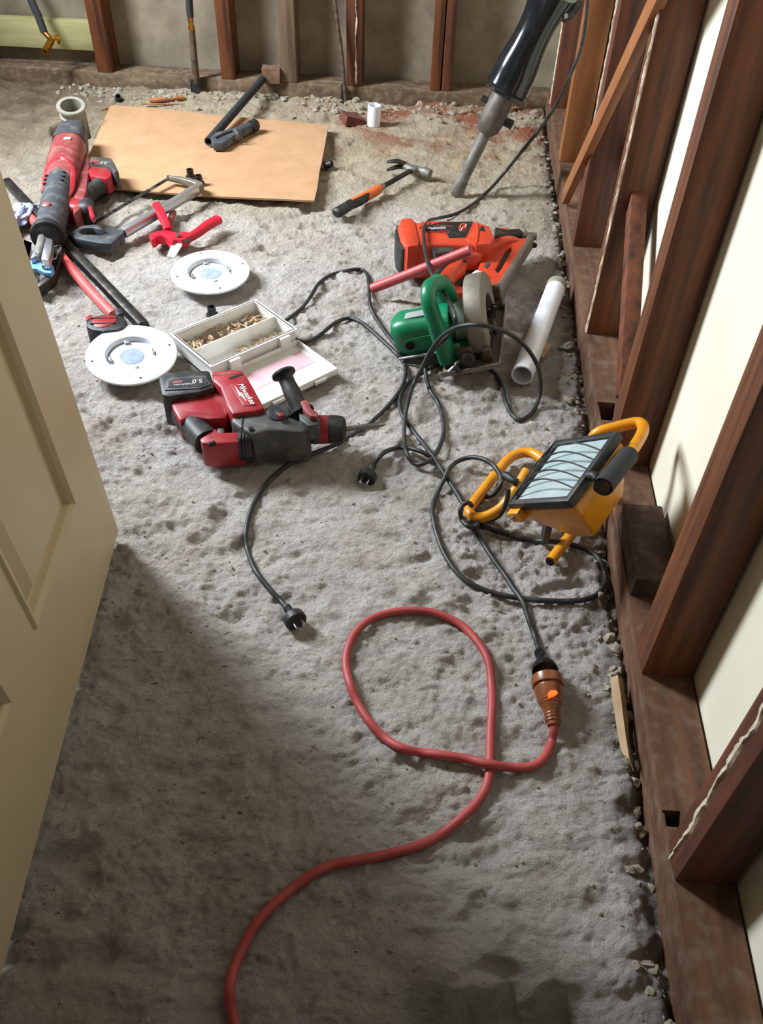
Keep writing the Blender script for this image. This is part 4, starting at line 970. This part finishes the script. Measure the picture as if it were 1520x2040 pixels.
MB().lathe([(0.0305, 0.0), (0.0415, 0.0), (0.0425, -0.005), (0.0385, -0.012), (0.035, -0.014), (0.035, -0.026), (0.039, -0.029), (0.038, -0.040), (0.035, -0.044), (0.0305, -0.034)], top+axn*0.002, ax, 44, True).build('collar', 'pvcgrey', dr)
MB().box(base+axn*0.075+V((0.035, -0.01, 0)), (0.012, 0.03, 0.075)).build('side_spur', 'pvcgrey', dr, bevel=0.003)

# ================================================================== pipes on the back wall
def wp(px, py, y): return aty(px, py, y)
t = thing('water_hose', 'black lagged pipe ending in a brass elbow hanging before the green-tinged pine board', 'water pipe', wp(95, 100, 2.93))
a0, a1 = wp(88, 64, 2.955), wp(58, -10, 2.985)
MB().sweep([a0, a0.lerp(a1, .5)+V((0.002, 0, 0)), a1, a1+(a1-a0)*4], [0.0115, 0.012, 0.012, 0.012], 16, 3).build('lagging', 'sockrub', t)
b0 = wp(98, 74, 2.950)
MB().sweep([a0, b0], [0.0085, 0.0085], 14).build('copper_tail', 'copper', t)
e0_ = wp(104, 78, 2.945)
MB().sweep([b0, wp(102, 80, 2.945), wp(98, 88, 2.930), wp(92, 99, 2.910)], [0.009, 0.0115, 0.0105, 0.0105], 16, 3).build('elbow', 'brass', t)
MB().pipe(wp(93, 97, 2.915), wp(89.5, 103, 2.902), 0.0115, 0.007, 18).build('elbow_mouth', 'brass', t)
MB().sweep([e0_, wp(116, 75, 2.955), wp(117, 86, 2.965)], [0.006, 0.008, 0.005], 12, 2).build('elbow_lug', 'brass', t)
t = thing('upright_pipe', 'upright pipe with black lagging, copper and brass joint, strapped at the back plate', 'water pipe', wp(395, 180, 2.962))
p0, p1, p2, p3, p4 = wp(394, 183, 2.962), wp(387, 120, 2.962), wp(382, 60, 2.962), wp(379, 33, 2.962), wp(376, -6, 2.962)
MB().sweep([p0, p1, p2], [0.0118, 0.0112, 0.0105], 18, 2).build('lower_pipe', 'rust', t, label='dull grey-brown lower pipe')
MB().lathe([(0, 0), (0.0085, 0), (0.0105, 0.004), (0.0105, 0.010), (0.008, 0.012), (0.008, 0.026), (0.0095, 0.028), (0.0095, 0.033), (0, 0.033)], p2, p3-p2, 20).build('brass_joint', 'brass', t)
MB().sweep([p2.lerp(p3, .6), p3+(p4-p3)*0.2], [0.0085, 0.0085], 16).build('copper_tail', 'copper', t)
MB().sweep([p3, p4, p4+(p4-p3)*4], [0.0112, 0.0115, 0.0115], 16).build('lagging', 'sockrub', t)
MB().lathe([(0.0135, -0.004), (0.0165, -0.004), (0.0165, 0.030), (0.0135, 0.030)], p0, p1-p0, 24, True).build('strap', 'black', t)
MB().box(p0+V((-0.020, 0.006, 0.010)), (0.008, 0.014, 0.05)).build('strap_lug', 'black', t, bevel=0.002)
t = thing('thin_pipe', 'thin steel pipe leaning up the back wall beside the paint-streaked stud', 'water pipe', wp(689, 205, 2.955))
q0, q1 = wp(689, 205, 2.955), wp(666, -6, 2.965)
MB().sweep([q0, q0.lerp(q1, .5)+V((0.004, 0, 0)), q1, q1+(q1-q0)*2], [0.0062, 0.006, 0.006, 0.006], 14, 3).build('pipe_wall', 'rust', t)
MB().bounds(q0.x-0.018, q0.x-0.007, 2.962, 2.979, -0.004, 0.048).build('bracket', 'black', t, bevel=0.002)
MB().bounds(q0.x-0.040, q0.x-0.006, 2.940, 2.962, -0.006, 0.004).build('bracket_foot', 'black', t, bevel=0.002)

# bricks and wood scraps
def brick(px, py, z0, sx, sy, sz, rot, material, label, tilt=0.0):
    o = at(px, py, z0+sz/2)
    R = Matrix.Rotation(rot, 3, 'Z') @ Matrix.Rotation(tilt, 3, 'Y')
    k = MB().box(o, (sx, sy, sz), R)
    bmesh.ops.subdivide_edges(k.bm, edges=k.bm.edges[:], cuts=4, use_grid_fill=True)
    for v in k.bm.verts: v.co += V([noise.noise(v.co*40+V((i*9, 0, 0)))*0.004 for i in range(3)])
    return tag(k.build('brick_chunk', material), label, 'brick')
brick(541, 147, 0.042, 0.055, 0.05, 0.045, 0.1, 'brickl', 'brown brick chunk sitting on the back plate beside the grey stud')
brick(700, 237, -0.004, 0.060, 0.055, 0.028, 0.5, 'brick', 'dark red brick piece on the floor left of the white pipe stub', 0.25)
def stick(p, q, z, w, h, label):
    a, b = on_floor(*p, z), on_floor(*q, z)
    return tag(beam(a, b, w, h, (b-a).cross(V((0, 0, 1)))).build('wood_offcut', 'stick', bevel=0.001), label, 'wood scrap')
stick((297, 200), (367, 194), 0.008, 0.022, 0.008, 'wide orange wood offcut behind the cardboard sheet')
stick((280, 207), (363, 208), 0.003, 0.005, 0.004, 'thin wood splinter along the far edge of the cardboard sheet')
stick((178, 226), (214, 215), 0.004, 0.007, 0.005, 'splintered stick left of the far left cardboard corner')
stick((1008, 218), (1054, 211), 0.006, 0.012, 0.005, 'pale wood splinter right of the demolition hammer collar')
# brown paper strip in the gap
k = MB(); pts = [(1218, 1385), (1240, 1396), (1228, 1352), (1214, 1345)]
rows = [((1216, 1350), (1240, 1352)), ((1219, 1385), (1246, 1390)), ((1226, 1430), (1251, 1430)), ((1232, 1470), (1254, 1478)), ((1240, 1500), (1262, 1535))]
G = []
for i, (l, r) in enumerate(rows):
    a, b = on_floor(*l, 0.010), on_floor(*r, 0.016)
    G.append([k.bm.verts.new(a), k.bm.verts.new((a+b)/2+V((0, 0, 0.008+0.003*(i % 2)))), k.bm.verts.new(b), k.bm.verts.new(b-V((0, 0, 0.0015))), k.bm.verts.new((a+b)/2+V((0, 0, 0.0065+0.003*(i % 2)))), k.bm.verts.new(a-V((0, 0, 0.0015)))])
for a, b in zip(G, G[1:]):
    for j in range(6): k.face([a[j], a[(j+1) % 6], b[(j+1) % 6], b[j]])
k.face(G[0]); k.face(G[-1])
tag(k.build('paper_strip', 'papers'), 'torn brown paper strip in the gap along the right bottom plate', 'paper')
k = MB(); p = at(1128, 692, 0.004); k.rock(p, 0.020, 0.6, 2); bmesh.ops.subdivide_edges(k.bm, edges=k.bm.edges[:], cuts=2, use_grid_fill=True)
for v in k.bm.verts: v.co += V([noise.noise(v.co*60+V((i*9, 0, 0)))*0.004 for i in range(3)])
tag(k.build('mortar_lump', 'lump'), 'grey mortar lump in the gap right of the white pipe', 'mortar')
p = [at(x, y, 0.012) for x, y in ((1062, 690), (1080, 672), (1098, 690), (1082, 716))]
tag(MB().prism(p, (0, 0, 0.003)).build('card_scrap', 'papers'), 'small brown card scrap against the right side of the white pipe', 'paper')
# rubble and grit, uncountable
rnd = random.Random(21)
k = MB()
for i in range(260):
    y = 0.22+2.7*rnd.random()**0.9; x = PXF-abs(rnd.gauss(0, 0.016))-0.004
    r = 0.0018+0.0075*rnd.random()**2
    k.rock((x, y, fz(x, y)+r*0.2), r, 0.7, 2)
for i in range(420):
    x = rnd.uniform(-1.3, 0.3); y = BY-abs(rnd.gauss(0, 0.07))-0.01; r = 0.002+0.011*rnd.random()**2.5
    if math.hypot(x-DRAIN.x, y-DRAIN.y) < 0.06: continue
    k.rock((x, y, fz(x, y)+r*0.2), r, 0.7, 2)
tag(k.build('rubble', 'rubble', smooth=40), 'crumbled mortar rubble along the foot of the walls', 'rubble', kind='stuff')
k = MB()
for i in range(900):
    y = 0.25+2.5*rnd.random(); x = rnd.uniform(-1.2, 0.30); r = rnd.uniform(0.0008, 0.0028)
    k.rock((x, y, fz(x, y)+r*0.4), r)
tag(k.build('grit', 'rubble', smooth=20), 'fine grit scattered over the rough concrete floor', 'grit', kind='stuff')

# ================================================================== work light
CSC = 1.35/1.3
wl = thing('work_light', 'yellow halogen work light with wire-guarded glass leaning by the right wall', 'work light', at(1120, 1060, 0))
TL, TR, BR, BL = V((.218, 1.087, .152)), V((.291, 1.009, .243)), V((.219, .887, .208)), V((.146, .965, .118))
cen = (TL+TR+BR+BL)/4; la = (TR-TL); lb = (BL-TL); la_l, lb_l = la.length, lb.length
la = la.normalized(); lb = (lb-la*lb.dot(la)).normalized(); ln = lb.cross(la); ln = ln if ln.z > 0 else -ln
def lp(a, b, n): return cen+la*a+lb*b+ln*n
ha, hb = la_l/2, lb_l/2
def rect(a0, a1, b0, b1, n): return [lp(a0, b0, n), lp(a1, b0, n), lp(a1, b1, n), lp(a0, b1, n)]
def frame(k, outer, inner, n1, n0):
    R = [[k.bm.verts.new(p) for p in rect(-o[0], o[0], -o[1], o[1], n)] for o, n in ((outer, n1), (inner, n1), (inner, n0), (outer, n0))]
    for i in range(4):
        a, b = R[i], R[(i+1) % 4]
        for j in range(4): k.face([a[j], a[(j+1) % 4], b[(j+1) % 4], b[j]])
    return k
frame(MB(), (ha, hb), (ha-0.011, hb-0.011), 0.004, -0.012).build('bezel', 'black', wl, bevel=0.002)
MB().hull8(rect(-ha+0.010, ha-0.010, -hb+0.010, hb-0.010, -0.005), rect(-ha+0.010, ha-0.010, -hb+0.010, hb-0.010, -0.001)).build('glass', 'glass', wl)
back = [lp(-0.010+sa*0.022-0.0, sb*0.045-0.006, -0.098) for sa, sb in ((-1, -1), (1, -1), (1, 1), (-1, 1))]
back = [p+la*0.016+lb*0.010 for p in back]
mid = rect(-ha+0.004, ha-0.004, -hb+0.004, hb-0.004, -0.030)
k = MB(); k.hull8(rect(-ha+0.004, ha-0.004, -hb+0.004, hb-0.004, -0.012), mid); k.hull8(mid, back)
bmesh.ops.remove_doubles(k.bm, verts=k.bm.verts, dist=1e-5)
bmesh.ops.delete(k.bm, geom=[f for f in k.bm.faces if all((v.co-lp(0, 0, -0.030)).dot(ln)**2 < 1e-8 for v in f.verts)], context='FACES_ONLY')
k.build('lamp_body', 'yellow', wl, bevel=0.006, bseg=3)
for i in range(5):
    a = -ha+0.030+i*0.019
    pts = [lp(-a*1.0, -hb+0.006, 0.004)] if False else None
    bpos = hb-0.030-i*0.0195
    pts = [lp(-ha+0.006, bpos+0.012, 0.003), lp(-ha*0.5, bpos, 0.016), lp(0, bpos-0.004, 0.020), lp(ha*0.5, bpos, 0.016), lp(ha-0.006, bpos+0.004, 0.003)]
    MB().sweep(pts, 0.0013, 8, 5).build('guard_wire', 'black', wl)
MB().sweep([lp(-ha+0.004, -hb+0.004, 0.004), lp(-ha+0.004, 0, 0.008), lp(-ha+0.004, hb-0.004, 0.004)], 0.0015, 8, 4).build('guard_rail', 'black', wl)
MB().box(lp(-ha+0.012, hb+0.004, -0.016), (0.026, 0.014, 0.020), Matrix((la, lb, ln)).transposed()).build('hinge_bracket', 'yellow', wl, bevel=0.0015)
MB().sweep([lp(-ha+0.010, hb+0.010, -0.014), lp(-ha+0.010, hb+0.015, -0.014)], 0.0032, 10).build('hinge_screw', 'metal', wl)
MB().sweep([lp(ha-0.002, hb*0.25, 0.000), lp(ha+0.010, hb*0.25, -0.002), lp(ha+0.016, hb*0.25+0.006, -0.004)], [0.007, 0.008, 0.005], 12, 2).build('swivel_knob', 'black', wl)
RT = 0.0092
MB().sweep([at(1092, 925, .030), at(1066, 905, .022), at(1040, 902, .016), at(1014, 914, .013), at(985, 948, .011), at(958, 983, .011), at(940, 1006, .012), at(935, 1020, .013), at(946, 1030, .014), at(968, 1029, .018), at(998, 1012, .030), at(1026, 978, .050), at(1050, 938, .066)], RT, 16, 5).build('stand_tube', 'yellow', wl)
MB().sweep([at(1097, 1118, .011), at(1118, 1090, .011), at(1140, 1062, .012), at(1162, 1030, .014)], RT, 16, 3).build('stand_foot', 'yellow', wl)
MB().lathe([(0, 0), (RT*0.8, 0), (RT*0.8, 0.002), (0, 0.002)], at(1097, 1118, .011)+V((-0.0008, -0.001, 0)), (at(1097, 1118, .011)-at(1118, 1090, .011)), 16).build('tube_bore', 'holes', wl)
MB().sweep([at(1162, 1030, .014), at(1178, 985, .05), at(1178, 900, .15), at(1186, 866, .185), at(1225, 852, .20), at(1262, 843, .21), at(1278, 845, .215), at(1280, 861, .220), at(1262, 893, .226), at(1232, 930, .232), at(1200, 970, .24)], RT, 16, 5).build('handle_tube', 'yellow', wl)
g0_, g1_ = at(1254, 905, .228), at(1201, 970, .240)
k = MB().sweep([g0_, g0_.lerp(g1_, .06), g0_.lerp(g1_, .5), g0_.lerp(g1_, .95), g1_], [0.0125, 0.0148, 0.0142, 0.0150, 0.0135], 20, 2)
k.build('foam_grip', 'sockrub', wl)
MB().lathe([(0, 0), (0.0085, 0), (0.0085, 0.0015), (0, 0.0015)], g1_, g1_-g0_, 18).build('grip_bore', 'rust', wl)
MB().sweep([at(1004, 947, .060), at(1012, 950, .062), at(1022, 957, .066), at(1032, 961, .066)], [0.0075, 0.0078, 0.0065, 0.006], 14, 3).build('clamp_knob', 'black', wl)
MB().slab([(1083, 1032), (1100, 1036), (1102, 1050), (1088, 1048)], 0.05, 0.01).build('junction_box', 'black', wl, bevel=0.003)

# ================================================================== cords
RC = 0.0043
def cord(parent, pts, r=RC, name='power_cord', material='cable', label=None, sub=8):
    P = []
    for q in pts:
        if isinstance(q, Vector): P.append(q)
        else:
            dz = q[2] if len(q) > 2 else 0.0
            P.append(on_floor(q[0], q[1], r+dz+0.0012))
    o = MB().sweep(P, r, 12, sub).build(name, material, parent)
    if label: o['label'] = label
    return o, P
def plug(parent, p, d, label):
    """three pin plug, body running from p along d"""
    d = V(d).normalized()
    b = MB()
    b.lathe([(0, 0), (0.0062, 0), (0.0066, 0.003), (0.0058, 0.004), (0.0066, 0.006), (0.0058, 0.008), (0.0068, 0.010), (0.0062, 0.012), (0.0085, 0.017), (0.0115, 0.0225), (0.0165, 0.024), (0.0172, 0.026), (0.0172, 0.036), (0.0160, 0.0375), (0, 0.0375)], p, d, 28)
    pg = b.build('plug', 'black', parent, label=label)
    u = d.cross(V((0, 0, 1))).normalized(); w = u.cross(d)
    X = Matrix((u, w, d)).transposed()
    for an, off in ((0.5, (-0.006, 0.003)), (-0.5, (0.006, 0.003)), (0, (0, -0.006))):
        Y = X @ Matrix.Rotation(an, 3, 'Z')
        MB().box(p+d*0.0445+u*off[0]+w*off[1], (0.0018, 0.0060, 0.014), Y).build('pin', 'chrome', pg, bevel=0.0004)
    return pg
# saw cord
c, P = cord(saw, [sp(-0.090, 0.064, 0.040), (802, 711), (790, 690), (768, 662, .004), (748, 632), (737, 606), (735, 570), (731, 546), (718, 537), (697, 538), (664, 546), (636, 564), (618, 592), (600, 615), (576, 634), (556, 650), (572, 668), (600, 680), (617, 678), (640, 665), (668, 643), (694, 634), (716, 640), (742, 660), (768, 684), (790, 705), (804, 722), (808, 742), (800, 772), (776, 806), (745, 836), (712, 860), (672, 884), (625, 903), (580, 922), (545, 950), (516, 984), (498, 1022), (490, 1060), (493, 1095), (508, 1135), (536, 1172), (560, 1198), on_floor(571, 1209, 0.012)], label='long black cord of the green saw')
e = P[-1]; dd = (at(592, 1238, .02)-at(571, 1209, .012)); 
plug(c, e, V((dd.x, dd.y, 0.004)), 'round black three-pin plug')
# work light cord
c, P = cord(wl, [at(1013, 975, .066), at(1011, 990, .055), at(1006, 1008, .040), at(995, 1026, .022), (978, 1034, .004), (958, 1030, .001), (945, 1016, .012), at(934, 1002, .034), at(922, 1006, .034), at(917, 1018, .028), (921, 1036, .014), (932, 1048, .010), (944, 1050, .010), (952, 1042, .008), (948, 1020, .001), (936, 1000, .001), (946, 992, .001), (966, 990, .003), at(984, 984, .016), at(996, 968, .034), at(998, 952, .038), at(986, 930, .036), at(966, 916, .034), (940, 911, .016), (914, 918, .010), (896, 932, .008), (886, 952, .009), (872, 980), (863, 1006), (863, 1032), (872, 1070), (888, 1108), (912, 1142), (944, 1166), (986, 1182), (1036, 1192), (1090, 1197), (1144, 1197), (1180, 1190), (1201, 1170), (1205, 1146), (1196, 1118), (1178, 1100), (1150, 1088), (1110, 1080, .020), (1068, 1077), (1030, 1070), (990, 1058), (962, 1048), (944, 1036), (930, 1016), (914, 990), (896, 960), (880, 936), (866, 918), (848, 904, .010), (824, 895, .010), (798, 892, .012), (772, 898, .014), (756, 910, .014), on_floor(744, 926, 0.020)], label='long black cord of the yellow work light')
e = P[-1]; dd = at(722, 968, .015)-at(744, 926, .02)
plug(c, e, V((dd.x, dd.y, -0.006)), 'black three-pin plug with bright pins')

# extension lead
xl = thing('extension_lead', 'red extension lead snaking across the near floor with a lit amber socket', 'extension lead', at(1090, 1390, 0))
k0, k1 = on_floor(1102, 1440, .016), on_floor(1089, 1348, .018)
cord(xl, [k0, (1103, 1455, .006), (1099, 1478), (1088, 1504), (1070, 1522), (1046, 1529), (1012, 1528, .004), (974, 1522, .011), (930, 1512, .004), (880, 1504), (838, 1499), (800, 1490), (766, 1470), (736, 1438), (712, 1400), (697, 1362), (689, 1325), (694, 1290), (710, 1258), (740, 1233), (784, 1219), (832, 1216), (876, 1224), (920, 1246), (954, 1282), (973, 1318), (979, 1362), (980, 1410), (977, 1460), (976, 1510), (974, 1545), (966, 1574), (946, 1604), (915, 1634), (876, 1664), (830, 1686), (770, 1702), (710, 1714), (668, 1722), (632, 1736), (590, 1764), (548, 1800), (512, 1838), (486, 1884), (466, 1930), (458, 1968), (460, 2008), (470, 2050), (484, 2110)], r=0.0062, material='redcord', label='red outer cord')
kd = k1-k0
def kp(t): return k0+kd*t
MB().sweep([kp(-0.06), kp(0.05), kp(0.28), kp(0.30), kp(0.52), kp(0.72), kp(0.74), kp(0.80)], [0.0085, 0.0098, 0.0118, 0.0128, 0.0185, 0.0205, 0.0190, 0.0190], 26).build('socket', 'amber', xl, label='translucent amber socket')
MB().lathe([(0.017, 0.0), (0.0225, 0.0), (0.0230, 0.003), (0.0228, 0.013), (0.0210, 0.015), (0.017, 0.015)], kp(0.79), kd, 30, True).build('locking_ring', 'amber', xl)
gl = kp(0.62)+V((0.002, -0.010, 0.0165))
MB().rock(gl, 0.0078, 0.45).build('neon_lamp', 'amberglow', xl, label='glowing orange neon lamp')
for t_ in (0.36, 0.42, 0.48):
    MB().lathe([(0.0125+0.022*(t_-0.30), 0.0), (0.0142+0.022*(t_-0.30), 0.0012), (0.0125+0.022*(t_-0.30), 0.0024)], kp(t_), kd, 24).build('socket_rib', 'amber', xl)
for t_ in (0.0, 0.07, 0.14, 0.21):
    MB().lathe([(0.009, 0.0), (0.0112, 0.0015), (0.0112, 0.003), (0.009, 0.0045)], kp(t_), kd, 20).build('strain_rib', 'amber', xl)

# ================================================================== demolition hammer
TIP = on_floor(906, 392, 0.002)
top_ = at(1092, 6, 0.475)
jd = (top_-TIP); jl = jd.length; jn = jd.normalized()
jh = thing('demolition_hammer', 'black demolition hammer standing on its chisel and leaning at the right wall', 'demolition hammer', TIP)
def jp(t): return TIP+jd*t
ju = jn.cross(V((0, -1, 0.3))).normalized()
jw = ju.cross(jn)
CH = [(0.0, (0.012, 0.004)), (0.012, (0.0165, 0.006)), (0.035, (0.019, 0.009)), (0.075, (0.0165, 0.011)), (0.13, (0.0150, 0.0145)), (0.36, (0.0158, 0.0158)), (0.42, (0.016, 0.016))]
MB().sweep([jp(t) for t, _ in CH], [r for _, r in CH], 20, 3, up=jw).build('chisel_bit', 'chisel', jh, label='long dusty flat chisel bit')
MB().sweep([jp(t) for t in (0.365, 0.39, 0.43, 0.50, 0.56, 0.60)], [0.021, 0.030, 0.0325, 0.032, 0.030, 0.029], 26).build('tool_holder', 'holder', jh)
cb = jp(0.455)
MB().sweep([cb+ju*0.054, cb+ju*0.026], [0.012, 0.011], 16).build('locking_pin', 'black', jh)
MB().sweep([cb-ju*0.048+jd*0.05, cb-ju*0.024+jd*0.05], [0.008, 0.008], 16).build('locking_pin', 'black', jh)
BODY = [(0.575, 0.030), (0.577, 0.050), (0.585, 0.0535), (0.592, 0.052), (0.600, 0.0545), (0.612, 0.0545), (0.625, 0.0530), (0.68, 0.0530), (0.74, 0.0500), (0.80, 0.0450), (0.86, 0.0425), (0.92, 0.0430), (0.98, 0.0470), (1.03, 0.0520), (1.06, 0.055)]
MB().sweep([jp(t) for t, _ in BODY], [r*1.04 for _, r in BODY], 40, 1).build('barrel_casing', 'gloss', jh, label='glossy black casing')
MB().sweep([jp(1.04), jp(1.07), jp(1.20), jp(1.42), jp(1.46)], [0.054, 0.060, 0.060, 0.052, 0.035], 30, 1).build('motor_housing', 'palegreen', jh, label='pale green motor housing')
MB().sweep([jp(0.965)+ju*0.045-jw*0.01, jp(1.0)+ju*0.056-jw*0.012, jp(1.06)+ju*0.060-jw*0.012], [0.012, 0.016, 0.016], 16, 2).build('cord_boss', 'black', jh)
MB().sweep([jp(0.985)+ju*0.046+jw*0.014, jp(0.995)+ju*0.050+jw*0.022], [0.006, 0.006], 12).build('clamp_bolt', 'metal', jh)
jc = [jp(1.10)+ju*0.055-jw*0.02, aty(1170, -14, 2.25), aty(1166, 50, 2.24), aty(1156, 100, 2.24), aty(1136, 150, 2.24), aty(1110, 205, 2.26), aty(1078, 254, 2.29), aty(1044, 296, 2.33), at(1010, 338, .045), (975, 378, .004), (940, 408), (908, 426), (876, 434, .01), at(856, 439, .075), at(846, 452, .106), at(844, 472, .110), at(848, 505, .108), at(858, 540, .112), at(878, 575, .125), at(897, 605, .150), at(907, 632, .155), at(905, 652, .130), at(890, 672, .110), at(868, 692, .078), at(855, 712, .045), (848, 730, .012), (849, 750), (857, 778), (874, 806), (883, 840), (882, 872), (868, 904, .006), (847, 922, .008), (826, 924, .004), (810, 902, .012), (805, 870), (807, 830, .010), (813, 800, .012), (824, 765, .016), at(838, 738, .040), at(856, 702, .075), at(880, 670, .115), at(908, 653, .150), at(938, 647, .170), at(972, 650, .172), at(1004, 660, .155), at(1032, 676, .130), at(1056, 702, .095), at(1072, 732, .060), at(1077, 764, .030), (1073, 794, .008), (1060, 822), (1038, 836), (1020, 826), (1008, 802), (1000, 772), (991, 750), (978, 737), (955, 728), (920, 722), (884, 725), (858, 733), (832, 749), (812, 764), (800, 784), (796, 806), (803, 830), (818, 852), (840, 880), (860, 906, .004), (876, 930), (894, 958, .004), (916, 992, .008), (930, 1022, .008), (940, 1046, .006), (962, 1082), (984, 1116), (1006, 1146), (1024, 1174, .004), (1042, 1200, .011), (1054, 1236), (1066, 1268), on_floor(1074, 1298, .012)]
c, P = cord(jh, jc, label='long black cord of the demolition hammer')
pd = (k1-P[-1])
MB().lathe([(0, 0), (0.0075, 0), (0.0078, 0.004), (0.0068, 0.005), (0.0078, 0.008), (0.0068, 0.010), (0.0078, 0.013), (0.0070, 0.016), (0.0078, 0.019), (0.0105, 0.027), (0.0165, 0.030), (0.0190, 0.036), (0.0190, 0.042), (0, 0.042)], P[-1], pd, 28).build('plug', 'gloss', c)
